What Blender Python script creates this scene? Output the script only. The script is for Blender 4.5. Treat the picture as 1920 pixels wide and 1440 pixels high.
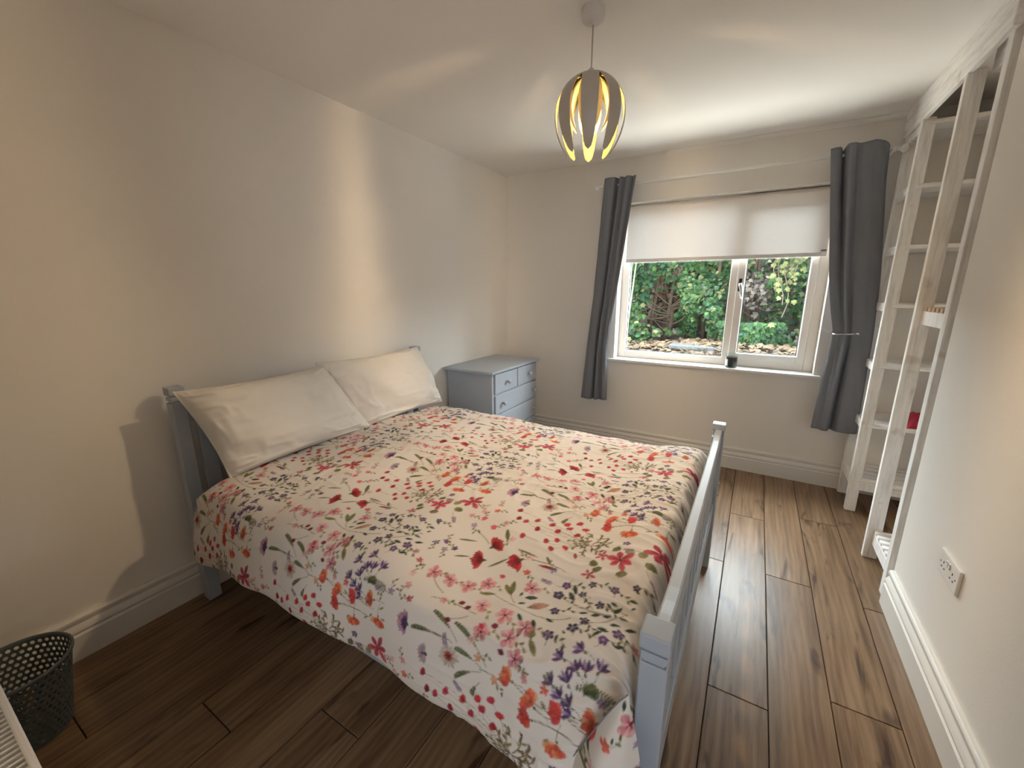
import bpy, bmesh, math, random
import numpy as np
from mathutils import Vector, Matrix

random.seed(7)
rng = np.random.default_rng(11)
S = bpy.context.scene
COL = S.collection
for _o in list(bpy.data.objects):
    bpy.data.objects.remove(_o)

# ------------------------------------------------------------------ camera
CAM_F, CAM_YAW, CAM_PITCH, CAM_ROLL, CAM_H = 765.46, -0.5342, -0.2284, -0.0015, 1.3926
def make_camera():
    cy, sy, cp, sp = math.cos(CAM_YAW), math.sin(CAM_YAW), math.cos(CAM_PITCH), math.sin(CAM_PITCH)
    fwd = Vector((sy*cp, cy*cp, sp)); right = Vector((cy, -sy, 0)); up = right.cross(fwd)
    cr, sr = math.cos(CAM_ROLL), math.sin(CAM_ROLL)
    r2 = cr*right + sr*up; u2 = -sr*right + cr*up
    cd = bpy.data.cameras.new('camera'); cam = bpy.data.objects.new('camera', cd); COL.objects.link(cam)
    m = Matrix.Identity(4)
    for i in range(3):
        m[i][0] = r2[i]; m[i][1] = u2[i]; m[i][2] = -fwd[i]
    m[2][3] = CAM_H
    cam.matrix_world = m
    cd.sensor_fit = 'HORIZONTAL'; cd.sensor_width = 36.0; cd.lens = CAM_F*36.0/1920.0
    cd.clip_start = 0.02; cd.clip_end = 200
    S.camera = cam
make_camera()

# ------------------------------------------------------------------ light and exposure
S.view_settings.view_transform = 'Standard'
S.view_settings.look = 'None'
S.view_settings.gamma = 1.0
S.view_settings.use_curve_mapping = False
S.view_settings.exposure = 0.0
S.cycles.use_denoising = True
S.cycles.diffuse_bounces = 6
S.cycles.glossy_bounces = 4
S.cycles.transmission_bounces = 8
S.cycles.transparent_max_bounces = 12
S.cycles.max_bounces = 12
S.cycles.sample_clamp_indirect = 6.0

W = bpy.data.worlds.new('sky'); S.world = W; W.use_nodes = True
_bg = W.node_tree.nodes['Background']
_bg.inputs[0].default_value = (0.80, 0.90, 1.0, 1); _bg.inputs[1].default_value = 3.0

def light(name, kind, loc, rot, energy, color, **kw):
    d = bpy.data.lights.new(name, kind); d.energy = energy; d.color = color
    for k, v in kw.items(): setattr(d, k, v)
    o = bpy.data.objects.new(name, d); COL.objects.link(o); o.location = loc; o.rotation_euler = rot
    return o
def aim(o, target):
    o.rotation_euler = (Vector(target)-o.location).to_track_quat('-Z', 'Y').to_euler()
# sun high over the house, raking the hedge
sun = light('sun', 'SUN', (-4, -2, 9), (0, 0, 0), 12.0, (1.0, 0.95, 0.86), angle=0.012)
aim(sun, (-4+0.55, -2+0.16, 9-1.0))
# open sky above the hedge, in front of the window
skyl = light('sky_daylight', 'AREA', (0.3, 5.0, 2.72), (0, 0, 0), 2600, (0.86, 0.93, 1.0), shape='RECTANGLE', size=12.0, size_y=2.0)
aim(skyl, (0.3, 3.0, 0.9))
# added fill light standing in for bounce off the unseen patio under the window
fill_lamp = light('bounce_fill', 'AREA', (-0.35, 4.26, -0.04), (0, 0, 0), 165, (1.0, 0.94, 0.87), shape='RECTANGLE', size=3.4, size_y=0.95)
aim(fill_lamp, (-0.35, 4.0, 1.5))
# daylight of the hall behind the open bedroom door
halll = light('hall_daylight', 'AREA', (1.0, -1.32, 1.40), (0, 0, 0), 26.0, (0.82, 0.90, 1.0), shape='RECTANGLE', size=0.8, size_y=1.5)
aim(halll, (-0.1, 0.6, 0.7))
LAMP_X, LAMP_Y = -0.645, 1.685
BULB_L = 1580.0      # radiance of the lit bulb
BULB_COLOR = (1.0, 0.73, 0.44)

# ------------------------------------------------------------------ materials
def nodes_of(m):
    m.use_nodes = True
    return m.node_tree, m.node_tree.nodes, m.node_tree.links
def lin(r, g, b):
    f = lambda c: (c/255/12.92) if c/255 <= 0.04045 else ((c/255+0.055)/1.055)**2.4
    return (f(r), f(g), f(b), 1)
def mat(name, color, rough=0.6, var=0.06, vscale=6.0, bump=0.0, bscale=80.0, metal=0.0, spec=0.5, coord='Object', stretch=(1,1,1)):
    """procedural paint: base colour broken up by noise, fine bump"""
    m = bpy.data.materials.new(name); t, n, l = nodes_of(m)
    b = n['Principled BSDF']; b.inputs['Roughness'].default_value = rough; b.inputs['Metallic'].default_value = metal
    b.inputs['Specular IOR Level'].default_value = spec
    tc = n.new('ShaderNodeTexCoord'); mp = n.new('ShaderNodeMapping'); mp.inputs['Scale'].default_value = stretch
    l.new(tc.outputs[coord], mp.inputs['Vector'])
    nz = n.new('ShaderNodeTexNoise'); nz.inputs['Scale'].default_value = vscale; nz.inputs['Detail'].default_value = 4
    l.new(mp.outputs[0], nz.inputs['Vector'])
    mx = n.new('ShaderNodeMix'); mx.data_type = 'RGBA'
    c = color
    mx.inputs[6].default_value = (c[0]*(1-var), c[1]*(1-var), c[2]*(1-var), 1)
    mx.inputs[7].default_value = (min(1,c[0]*(1+var)), min(1,c[1]*(1+var)), min(1,c[2]*(1+var)), 1)
    l.new(nz.outputs['Fac'], mx.inputs[0]); l.new(mx.outputs[2], b.inputs['Base Color'])
    if bump:
        n2 = n.new('ShaderNodeTexNoise'); n2.inputs['Scale'].default_value = bscale; n2.inputs['Detail'].default_value = 3
        l.new(mp.outputs[0], n2.inputs['Vector'])
        bp = n.new('ShaderNodeBump'); bp.inputs['Strength'].default_value = bump; bp.inputs['Distance'].default_value = 0.004
        l.new(n2.outputs['Fac'], bp.inputs['Height']); l.new(bp.outputs[0], b.inputs['Normal'])
    return m

M = {}
M['wall'] = mat('wall_paint', (0.81, 0.768, 0.712), 0.85, 0.015, 2.0, 0.08, 120, spec=0.2)
M['ceiling'] = mat('ceiling_paint', (0.83, 0.80, 0.76), 0.9, 0.015, 2.0, 0.05, 120, spec=0.2)
M['skirting'] = mat('skirting_paint', (0.74, 0.71, 0.66), 0.45, 0.03, 5.0, 0.02, 60)
M['greypaint'] = mat('grey_painted_wood', (0.375, 0.415, 0.475), 0.42, 0.05, 9.0, 0.06, 40, stretch=(1,1,1))
M['upvc'] = mat('cream_upvc', (0.86, 0.80, 0.745), 0.3, 0.02, 3.0)
M['gasket'] = mat('gasket', (0.03, 0.05, 0.05), 0.6, 0.05)
M['sill'] = mat('sill_gloss', (0.82, 0.82, 0.80), 0.3, 0.02, 4.0)
M['white_metal'] = mat('white_enamel', (0.84, 0.82, 0.79), 0.35, 0.02, 4.0)
M['white_plastic'] = mat('white_plastic', (0.80, 0.78, 0.76), 0.35, 0.02, 4.0)
M['chrome'] = mat('chrome', (0.75, 0.75, 0.76), 0.18, 0.03, 10, metal=1.0)
M['brass'] = mat('worn_metal', (0.28, 0.24, 0.2), 0.3, 0.1, 10, metal=1.0)
M['black'] = mat('black_plastic', (0.012, 0.012, 0.014), 0.3, 0.1)
M['hole'] = mat('socket_hole', (0.02, 0.018, 0.016), 0.7, 0.1)
M['curtain'] = mat('grey_curtain_cloth', (0.19, 0.198, 0.225), 0.8, 0.06, 30, 0.15, 420, spec=0.25)
M['lining'] = mat('curtain_lining', (0.30, 0.30, 0.31), 0.8, 0.05, 30, 0.1, 420, spec=0.2)
M['pillow'] = mat('pillow_cotton', (0.70, 0.66, 0.60), 0.85, 0.04, 5.0, 0.25, 26, spec=0.2)
M['mattress'] = mat('mattress_cloth', (0.7, 0.68, 0.64), 0.9, 0.04, 8.0, 0.2, 60)
M['bin'] = mat('bin_plastic', (0.085, 0.10, 0.10), 0.45, 0.06, 8.0)
M['red'] = mat('red_cloth', (0.36, 0.02, 0.05), 0.75, 0.25, 30, 0.3, 90)
M['wax'] = mat('dark_wax', (0.018, 0.013, 0.014), 0.35, 0.2, 12)
M['label'] = mat('paper_label', (0.7, 0.69, 0.68), 0.6, 0.03)
M['soil'] = mat('soil', (0.085, 0.064, 0.05), 0.95, 0.45, 7, 0.6, 30)
M['bounce_pave'] = mat('pale_bounce_paving', (0.62, 0.60, 0.56), 0.9, 0.2, 9, 0.4, 60)  # pale surface of the added light-bouncing paving
M['slate'] = mat('slate', (0.060, 0.068, 0.074), 0.9, 0.25, 12, 0.4, 40)
M['bark'] = mat('bark', (0.050, 0.034, 0.024), 0.9, 0.4, 18, 0.6, 40)
M['twig'] = mat('dry_twig', (0.10, 0.075, 0.055), 0.85, 0.3, 18)
M['cane'] = mat('pale_cane', (0.20, 0.18, 0.13), 0.7, 0.2, 20)
M['render'] = mat('pale_render', (0.62, 0.60, 0.57), 0.9, 0.1, 5, 0.2, 60)
M['rendergrey'] = mat('outer_render', (0.5, 0.48, 0.45), 0.9, 0.1, 5, 0.2, 60)
M['shade'] = mat('lamp_shade_lacquer', (0.47, 0.43, 0.375), 0.38, 0.05, 12)
M['shade_inside'] = mat('lamp_shade_inside_glow_tint', (0.036, 0.027, 0.0062), 0.6, 0.05, 12, spec=0.04)  # lamp glow put into the colour: dark tint keeps overlit faces yellow
M['rose'] = mat('lamp_rose_plastic', (0.66, 0.63, 0.60), 0.4, 0.03, 8)
M['flex'] = mat('lamp_flex', (0.50, 0.42, 0.38), 0.5, 0.03, 8)

def whitewash(name, scale):
    m = bpy.data.materials.new(name); t, n, l = nodes_of(m); b = n['Principled BSDF']
    b.inputs['Roughness'].default_value = 0.6
    tc = n.new('ShaderNodeTexCoord'); mp = n.new('ShaderNodeMapping'); mp.inputs['Scale'].default_value = scale
    l.new(tc.outputs['Object'], mp.inputs[0])
    nz = n.new('ShaderNodeTexNoise'); nz.inputs['Scale'].default_value = 2.4; nz.inputs['Detail'].default_value = 6; nz.inputs['Roughness'].default_value = 0.65
    l.new(mp.outputs[0], nz.inputs['Vector'])
    cr = n.new('ShaderNodeValToRGB'); e = cr.color_ramp.elements
    e[0].position = 0.26; e[0].color = (0.64, 0.61, 0.585, 1); e[1].position = 0.55; e[1].color = (0.88, 0.865, 0.845, 1)
    l.new(nz.outputs['Fac'], cr.inputs[0])
    n3 = n.new('ShaderNodeTexNoise'); n3.inputs['Scale'].default_value = 9.0; n3.inputs['Detail'].default_value = 2
    l.new(tc.outputs['Object'], n3.inputs['Vector'])
    c3 = n.new('ShaderNodeValToRGB'); c3.color_ramp.elements[0].position = 0.24; c3.color_ramp.elements[0].color = (0.72, 0.66, 0.61, 1)
    c3.color_ramp.elements[1].position = 0.33; c3.color_ramp.elements[1].color = (1, 1, 1, 1)
    l.new(n3.outputs['Fac'], c3.inputs[0])
    mx = n.new('ShaderNodeMix'); mx.data_type = 'RGBA'; mx.blend_type = 'MULTIPLY'; mx.inputs[0].default_value = 0.8
    l.new(cr.outputs[0], mx.inputs[6]); l.new(c3.outputs[0], mx.inputs[7]); l.new(mx.outputs[2], b.inputs['Base Color'])
    bp = n.new('ShaderNodeBump'); bp.inputs['Strength'].default_value = 0.25; bp.inputs['Distance'].default_value = 0.003
    l.new(nz.outputs['Fac'], bp.inputs['Height']); l.new(bp.outputs[0], b.inputs['Normal'])
    return m
M['whitewash'] = whitewash('whitewashed_pine', (22, 22, 2.2)); M['whitewash_y'] = whitewash('whitewashed_pine_rail', (22, 2.2, 22)); M['whitewash_x'] = whitewash('whitewashed_pine_shelf', (2.2, 22, 22))
M['rawpine'] = mat('raw_pine', (0.58, 0.40, 0.26), 0.7, 0.2, 14, stretch=(1, 12, 1))

def plank_mat():
    m = bpy.data.materials.new('oak_laminate'); t, n, l = nodes_of(m); b = n['Principled BSDF']
    tc = n.new('ShaderNodeTexCoord'); oi = n.new('ShaderNodeObjectInfo')
    sc = n.new('ShaderNodeVectorMath'); sc.operation = 'SCALE'; sc.inputs['Scale'].default_value = 37.0
    cmb = n.new('ShaderNodeCombineXYZ'); l.new(oi.outputs['Random'], cmb.inputs[0]); l.new(oi.outputs['Random'], cmb.inputs[1]); l.new(oi.outputs['Random'], cmb.inputs[2])
    l.new(cmb.outputs[0], sc.inputs[0])
    ad = n.new('ShaderNodeVectorMath'); ad.operation = 'ADD'; l.new(tc.outputs['Object'], ad.inputs[0]); l.new(sc.outputs[0], ad.inputs[1])
    # distorted long grain
    mp = n.new('ShaderNodeMapping'); mp.inputs['Scale'].default_value = (9.0, 0.75, 1); l.new(ad.outputs[0], mp.inputs[0])
    n1 = n.new('ShaderNodeTexNoise'); n1.inputs['Scale'].default_value = 1.6; n1.inputs['Detail'].default_value = 5; n1.inputs['Distortion'].default_value = 1.1
    l.new(mp.outputs[0], n1.inputs['Vector'])
    mp2 = n.new('ShaderNodeMapping'); mp2.inputs['Scale'].default_value = (70, 2.6, 1); l.new(ad.outputs[0], mp2.inputs[0])
    n2 = n.new('ShaderNodeTexNoise'); n2.inputs['Scale'].default_value = 2.0; n2.inputs['Detail'].default_value = 7; n2.inputs['Roughness'].default_value = 0.7; n2.inputs['Distortion'].default_value = 0.4
    l.new(mp2.outputs[0], n2.inputs['Vector'])
    # cathedral rings
    wv = n.new('ShaderNodeTexWave'); wv.wave_type = 'BANDS'; wv.bands_direction = 'X'; wv.inputs['Scale'].default_value = 2.2
    wv.inputs['Distortion'].default_value = 9.0; wv.inputs['Detail'].default_value = 3; wv.inputs['Detail Scale'].default_value = 0.8
    mp3 = n.new('ShaderNodeMapping'); mp3.inputs['Scale'].default_value = (5.5, 0.85, 1); l.new(ad.outputs[0], mp3.inputs[0]); l.new(mp3.outputs[0], wv.inputs['Vector'])
    # knots / dark streaks
    mp4 = n.new('ShaderNodeMapping'); mp4.inputs['Scale'].default_value = (7.5, 1.5, 1); l.new(ad.outputs[0], mp4.inputs[0])
    n4 = n.new('ShaderNodeTexNoise'); n4.inputs['Scale'].default_value = 1.9; n4.inputs['Detail'].default_value = 3; n4.inputs['Distortion'].default_value = 0.8
    l.new(mp4.outputs[0], n4.inputs['Vector'])
    def mathn(op, a, bb, cl=False):
        q = n.new('ShaderNodeMath'); q.operation = op; q.use_clamp = cl
        for i, v in enumerate((a, bb)):
            if isinstance(v, (int, float)): q.inputs[i].default_value = v
            else: l.new(v, q.inputs[i])
        return q.outputs[0]
    v = mathn('ADD', mathn('MULTIPLY', n1.outputs['Fac'], 0.56), mathn('MULTIPLY', n2.outputs['Fac'], 0.32))
    v = mathn('ADD', v, mathn('MULTIPLY', wv.outputs['Fac'], 0.075))
    cr = n.new('ShaderNodeValToRGB'); e = cr.color_ramp.elements
    e[0].position = 0.30; e[0].color = (0.105, 0.061, 0.033, 1)
    e[1].position = 0.64; e[1].color = (0.285, 0.188, 0.112, 1)
    k = e.new(0.47); k.color = (0.195, 0.120, 0.067, 1)
    l.new(v, cr.inputs[0])
    dk = n.new('ShaderNodeValToRGB'); dk.color_ramp.elements[0].position = 0.29; dk.color_ramp.elements[0].color = (0.30, 0.25, 0.24, 1)
    dk.color_ramp.elements[1].position = 0.40; dk.color_ramp.elements[1].color = (1, 1, 1, 1)
    l.new(n4.outputs['Fac'], dk.inputs[0])
    mx = n.new('ShaderNodeMix'); mx.data_type = 'RGBA'; mx.blend_type = 'MULTIPLY'; mx.inputs[0].default_value = 1.0
    l.new(cr.outputs[0], mx.inputs[6]); l.new(dk.outputs[0], mx.inputs[7])
    hs = n.new('ShaderNodeHueSaturation'); l.new(mx.outputs[2], hs.inputs['Color'])
    l.new(mathn('ADD', mathn('MULTIPLY', oi.outputs['Random'], 0.30), 0.86), hs.inputs['Value'])
    hs.inputs['Saturation'].default_value = 1.0
    l.new(hs.outputs[0], b.inputs['Base Color']); b.inputs['Specular IOR Level'].default_value = 0.32
    l.new(mathn('ADD', mathn('MULTIPLY', n2.outputs['Fac'], 0.22), 0.22), b.inputs['Roughness'])
    bp = n.new('ShaderNodeBump'); bp.inputs['Strength'].default_value = 0.22; bp.inputs['Distance'].default_value = 0.002
    l.new(n2.outputs['Fac'], bp.inputs['Height']); l.new(bp.outputs[0], b.inputs['Normal'])
    return m
M['plank'] = plank_mat()
M['underlay'] = mat('floor_joint_dark', (0.03, 0.02, 0.014), 0.9, 0.2)

def glass_mat():
    m = bpy.data.materials.new('window_glass'); t, n, l = nodes_of(m); n.remove(n['Principled BSDF'])
    tr = n.new('ShaderNodeBsdfTransparent'); tr.inputs[0].default_value = (0.95, 0.98, 0.97, 1)
    gl = n.new('ShaderNodeBsdfGlossy'); gl.inputs['Roughness'].default_value = 0.01
    lw = n.new('ShaderNodeLayerWeight'); lw.inputs['Blend'].default_value = 0.5
    pw = n.new('ShaderNodeMath'); pw.operation = 'POWER'; l.new(lw.outputs['Facing'], pw.inputs[0]); pw.inputs[1].default_value = 5.0
    ma = n.new('ShaderNodeMath'); ma.operation = 'MULTIPLY_ADD'; l.new(pw.outputs[0], ma.inputs[0]); ma.inputs[1].default_value = 0.9; ma.inputs[2].default_value = 0.03
    mx = n.new('ShaderNodeMixShader'); l.new(ma.outputs[0], mx.inputs[0]); l.new(tr.outputs[0], mx.inputs[1]); l.new(gl.outputs[0], mx.inputs[2])
    l.new(mx.outputs[0], n['Material Output'].inputs[0])
    return m
M['glass'] = glass_mat()

def cloth_translucent(name, color, tl, bscale=300):
    m = bpy.data.materials.new(name); t, n, l = nodes_of(m); n.remove(n['Principled BSDF'])
    tc = n.new('ShaderNodeTexCoord')
    nz = n.new('ShaderNodeTexNoise'); nz.inputs['Scale'].default_value = bscale; l.new(tc.outputs['Object'], nz.inputs['Vector'])
    mxc = n.new('ShaderNodeMix'); mxc.data_type = 'RGBA'; l.new(nz.outputs['Fac'], mxc.inputs[0])
    mxc.inputs[6].default_value = tuple(c*0.92 for c in color[:3])+(1,); mxc.inputs[7].default_value = tuple(min(1, c*1.06) for c in color[:3])+(1,)
    d = n.new('ShaderNodeBsdfDiffuse'); tr = n.new('ShaderNodeBsdfTranslucent')
    l.new(mxc.outputs[2], d.inputs[0]); l.new(mxc.outputs[2], tr.inputs[0])
    mx = n.new('ShaderNodeMixShader'); mx.inputs[0].default_value = tl
    l.new(d.outputs[0], mx.inputs[1]); l.new(tr.outputs[0], mx.inputs[2]); l.new(mx.outputs[0], n['Material Output'].inputs[0])
    return m
M['blind'] = cloth_translucent('blind_cloth', (0.84, 0.79, 0.745), 0.044)
M['jar'] = M['glass']

def bulb_mat():
    m = bpy.data.materials.new('lit_bulb'); t, n, l = nodes_of(m); n.remove(n['Principled BSDF'])
    e = n.new('ShaderNodeEmission'); e.inputs[0].default_value = BULB_COLOR+(1,); e.inputs[1].default_value = BULB_L
    l.new(e.outputs[0], n['Material Output'].inputs[0]); return m
M['bulb'] = bulb_mat()

def attr_mat(name, attr, rough, trans=0.0, bump=0.0, bscale=400, spec=0.3):
    m = bpy.data.materials.new(name); t, n, l = nodes_of(m); b = n['Principled BSDF']
    a = n.new('ShaderNodeAttribute'); a.attribute_name = attr
    b.inputs['Roughness'].default_value = rough; b.inputs['Specular IOR Level'].default_value = spec
    l.new(a.outputs['Color'], b.inputs['Base Color'])
    if trans:
        tr = n.new('ShaderNodeBsdfTranslucent'); l.new(a.outputs['Color'], tr.inputs[0])
        mx = n.new('ShaderNodeMixShader'); mx.inputs[0].default_value = trans
        l.new(b.outputs[0], mx.inputs[1]); l.new(tr.outputs[0], mx.inputs[2]); l.new(mx.outputs[0], n['Material Output'].inputs[0])
    if bump:
        tc = n.new('ShaderNodeTexCoord'); nz = n.new('ShaderNodeTexNoise'); nz.inputs['Scale'].default_value = bscale
        l.new(tc.outputs['Object'], nz.inputs['Vector'])
        bp = n.new('ShaderNodeBump'); bp.inputs['Strength'].default_value = bump; bp.inputs['Distance'].default_value = 0.003
        l.new(nz.outputs['Fac'], bp.inputs['Height']); l.new(bp.outputs[0], b.inputs['Normal'])
    return m
M['leaf'] = attr_mat('ivy_leaf', 'tint', 0.5, 0.22, spec=0.22)
M['dryleaf'] = attr_mat('dry_leaf', 'tint', 0.8, 0.1)
M['print'] = attr_mat('floral_cotton', 'print', 0.85, 0.0, 0.12, 500, spec=0.2)

# ------------------------------------------------------------------ mesh helpers
class MB:
    """collects shapes; build() links them as one mesh object"""
    def __init__(s): s.v = []; s.f = []
    def add(s, vs, fs):
        o = len(s.v); s.v += [tuple(v) for v in vs]; s.f += [tuple(i+o for i in f) for f in fs]; return s
    def box(s, x0, x1, y0, y1, z0, z1, bev=0.0, seg=1):
        if x0 > x1: x0, x1 = x1, x0
        if y0 > y1: y0, y1 = y1, y0
        if z0 > z1: z0, z1 = z1, z0
        if bev <= 0:
            vs = [(x0,y0,z0),(x1,y0,z0),(x1,y1,z0),(x0,y1,z0),(x0,y0,z1),(x1,y0,z1),(x1,y1,z1),(x0,y1,z1)]
            return s.add(vs, [(0,3,2,1),(4,5,6,7),(0,1,5,4),(1,2,6,5),(2,3,7,6),(3,0,4,7)])
        bm = bmesh.new(); bmesh.ops.create_cube(bm, size=1)
        for v in bm.verts:
            v.co = Vector(((x0+x1)/2+v.co.x*(x1-x0), (y0+y1)/2+v.co.y*(y1-y0), (z0+z1)/2+v.co.z*(z1-z0)))
        bmesh.ops.bevel(bm, geom=bm.edges[:], offset=min(bev, .49*min(x1-x0, y1-y0, z1-z0)), segments=seg, profile=0.6, affect='EDGES')
        return s.bm(bm)
    def bm(s, bm):
        bm.verts.index_update()
        s.add([v.co[:] for v in bm.verts], [[v.index for v in f.verts] for f in bm.faces]); bm.free(); return s
    def lathe(s, prof, c=(0,0,0), n=20, axis='z'):
        vs = []; fs = []; k = len(prof)
        for i in range(n):
            a = 2*math.pi*i/n
            for r, z in prof:
                p = (r*math.cos(a), r*math.sin(a), z)
                if axis == 'x': p = (p[2], p[0], p[1])
                if axis == 'y': p = (p[0], p[2], p[1])
                vs.append((c[0]+p[0], c[1]+p[1], c[2]+p[2]))
        for i in range(n):
            j = (i+1) % n
            for q in range(k-1): fs.append((i*k+q, j*k+q, j*k+q+1, i*k+q+1))
        return s.add(vs, fs)
    def tube(s, pts, r, n=8, cap=True):
        pts = [Vector(p) for p in pts]; rs = r if isinstance(r, (list, tuple)) else [r]*len(pts)
        vs = []; fs = []; u = None
        for i, p in enumerate(pts):
            t = (pts[min(i+1, len(pts)-1)]-pts[max(i-1, 0)]).normalized()
            if u is None:
                u = t.orthogonal().normalized()
            else:
                u = (u-t*u.dot(t)).normalized()
            w = t.cross(u)
            for k in range(n):
                a = 2*math.pi*k/n; vs.append(p+(u*math.cos(a)+w*math.sin(a))*rs[i])
        for i in range(len(pts)-1):
            for k in range(n):
                fs.append((i*n+k, i*n+(k+1)%n, (i+1)*n+(k+1)%n, (i+1)*n+k))
        if cap:
            fs.append(tuple(range(n))[::-1]); fs.append(tuple((len(pts)-1)*n+k for k in range(n)))
        return s.add(vs, fs)
    def sphere(s, c, r, n=14, m=8, sc=(1,1,1)):
        prof = [(r*math.sin(math.pi*i/m), -r*math.cos(math.pi*i/m)) for i in range(m+1)]
        o = len(s.v); s.lathe(prof, (0,0,0), n)
        for i in range(o, len(s.v)):
            x, y, z = s.v[i]; s.v[i] = (c[0]+x*sc[0], c[1]+y*sc[1], c[2]+z*sc[2])
        return s
    def extrude(s, prof, p0, p1, out, up=(0,0,1)):
        """2-D profile (d outwards, h upwards) swept from p0 to p1"""
        p0 = Vector(p0); p1 = Vector(p1); out = Vector(out); up = Vector(up); k = len(prof)
        vs = [p0+out*d+up*h for d, h in prof]+[p1+out*d+up*h for d, h in prof]
        fs = [(i, (i+1)%k, k+(i+1)%k, k+i) for i in range(k)]+[tuple(range(k))[::-1], tuple(range(k, 2*k))]
        return s.add(vs, fs)
    def build(s, name, m, parent=None, smooth=False, kind=None, autosmooth=None):
        me = bpy.data.meshes.new(name); me.from_pydata(s.v, [], s.f)
        bm = bmesh.new(); bm.from_mesh(me); bmesh.ops.recalc_face_normals(bm, faces=bm.faces[:]); bm.to_mesh(me); bm.free()
        me.materials.append(m)
        o = bpy.data.objects.new(name, me); COL.objects.link(o)
        if parent is not None: put(o, parent)
        if smooth or autosmooth:
            me.shade_smooth()
            if autosmooth: me.set_sharp_from_angle(angle=math.radians(autosmooth))
        if kind: o['kind'] = kind
        return o
def put(o, parent):
    """parent o, keeping world-space mesh coordinates"""
    o.parent = parent
    o.matrix_parent_inverse = Matrix.Translation(-Vector(world_loc(parent)))
def world_loc(o):
    v = Vector(o.location); p = o.parent
    if p is not None and o.matrix_parent_inverse != Matrix.Identity(4):
        v = o.matrix_parent_inverse.to_translation()+v+Vector(world_loc(p))
    elif p is not None:
        v = v+Vector(world_loc(p))
    return v
def tag(o, label=None, cat=None, group=None, kind=None):
    if label: o['label'] = label
    if cat: o['category'] = cat
    if group: o['group'] = group
    if kind: o['kind'] = kind
    return o
def thing(name, loc, label, cat, group=None):
    o = bpy.data.objects.new(name, None); COL.objects.link(o); o.location = loc; o.empty_display_size = 0.1
    return tag(o, label, cat, group)
def struct(o): o['kind'] = 'structure'; return o
def dup_mesh(src, name, parent, delta):
    """copy of a part sharing its mesh, moved by delta"""
    c = src.copy(); c.name = name; COL.objects.link(c)
    put(c, parent); c.location = Vector(src.location)+Vector(delta)
    return c
def grid_faces(nu, nv):
    i = np.arange((nu-1)*(nv-1)); a = i//(nv-1); b = i % (nv-1)
    q = a*nv+b
    return np.stack([q, q+1, q+nv+1, q+nv], 1)
def np_mesh(name, V, F, m, parent=None, smooth=True):
    me = bpy.data.meshes.new(name); nv, nf, k = len(V), len(F), F.shape[1]
    me.vertices.add(nv); me.vertices.foreach_set('co', np.ascontiguousarray(V, np.float32).ravel())
    me.loops.add(nf*k); me.loops.foreach_set('vertex_index', np.ascontiguousarray(F, np.int32).ravel())
    me.polygons.add(nf); me.polygons.foreach_set('loop_start', np.arange(0, nf*k, k, dtype=np.int32))
    me.update(calc_edges=True); me.validate()
    if smooth: me.shade_smooth()
    me.materials.append(m)
    o = bpy.data.objects.new(name, me); COL.objects.link(o)
    if parent is not None: put(o, parent)
    return o
def set_color(o, name, C):
    a = o.data.color_attributes.new(name, 'FLOAT_COLOR', 'POINT')
    C4 = np.ones((len(C), 4), np.float32); C4[:, :3] = C
    a.data.foreach_set('color', C4.ravel())
def smooth_noise(shape, cells, seed, wrap=False):
    """bicubic-ish value noise on a grid"""
    r = np.random.default_rng(seed); g = r.standard_normal((cells[0]+3, cells[1]+3))
    x = np.linspace(0, cells[0], shape[0], endpoint=False); y = np.linspace(0, cells[1], shape[1], endpoint=False)
    xi = x.astype(int); yi = y.astype(int); fx = x-xi; fy = y-yi
    fx = fx*fx*(3-2*fx); fy = fy*fy*(3-2*fy)
    a = g[np.ix_(xi, yi)]; b = g[np.ix_(xi+1, yi)]; c = g[np.ix_(xi, yi+1)]; d = g[np.ix_(xi+1, yi+1)]
    fx = fx[:, None]; fy = fy[None, :]
    return (a*(1-fx)+b*fx)*(1-fy)+(c*(1-fx)+d*fx)*fy

# ================================================================== SETTING
L, D, R, H = -2.1221, 3.5042, 0.66, 2.4          # left wall, window wall, right wall, ceiling
AX = 1.26                                         # far side of the wardrobe alcove
WY = 2.235                                        # end of the right wall, where the alcove opens
NY = -0.06                                        # near wall
WX0, WX1, WZ0, WZ1 = -1.036, 0.393, 0.80, 2.062   # window opening
DX0, DX1, DZ = -0.55, 0.50, 2.05                  # doorway in the near wall

# --- floor: dark underlay slab and one mesh per plank
fl = struct(MB().box(-2.3, 1.6, -1.7, 3.75, -0.08, -0.009).build('floor', M['underlay']))
PWD, PLEN, GAP = 0.1872, 1.348, 0.0016
known = {0: 1.385, 1: 2.175, 2: 1.532, 3: 2.138, -1: 2.176, -8: 0.424, -2: 1.70, -3: 0.93, -4: 1.86, -5: 1.22, -6: 0.62, -7: 1.55, -9: 1.04, -10: 0.18, -11: 1.40, -12: 0.7}
for k in range(-12, 7):
    x0, x1 = max(k*PWD, L-0.03), min((k+1)*PWD, AX+0.03)
    if x1-x0 < 0.02: continue
    y = known.get(k, random.uniform(0, PLEN))
    while y > -0.2: y -= PLEN
    while y < 3.5:
        a, b = max(y, -0.2), min(y+PLEN, D+0.01)
        if b-a > 0.03:
            MB().box(x0+GAP, x1-GAP, a+GAP, b-GAP, -0.010, 0.0, 0.0014).build('plank', M['plank'], fl)
        y += PLEN

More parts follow.
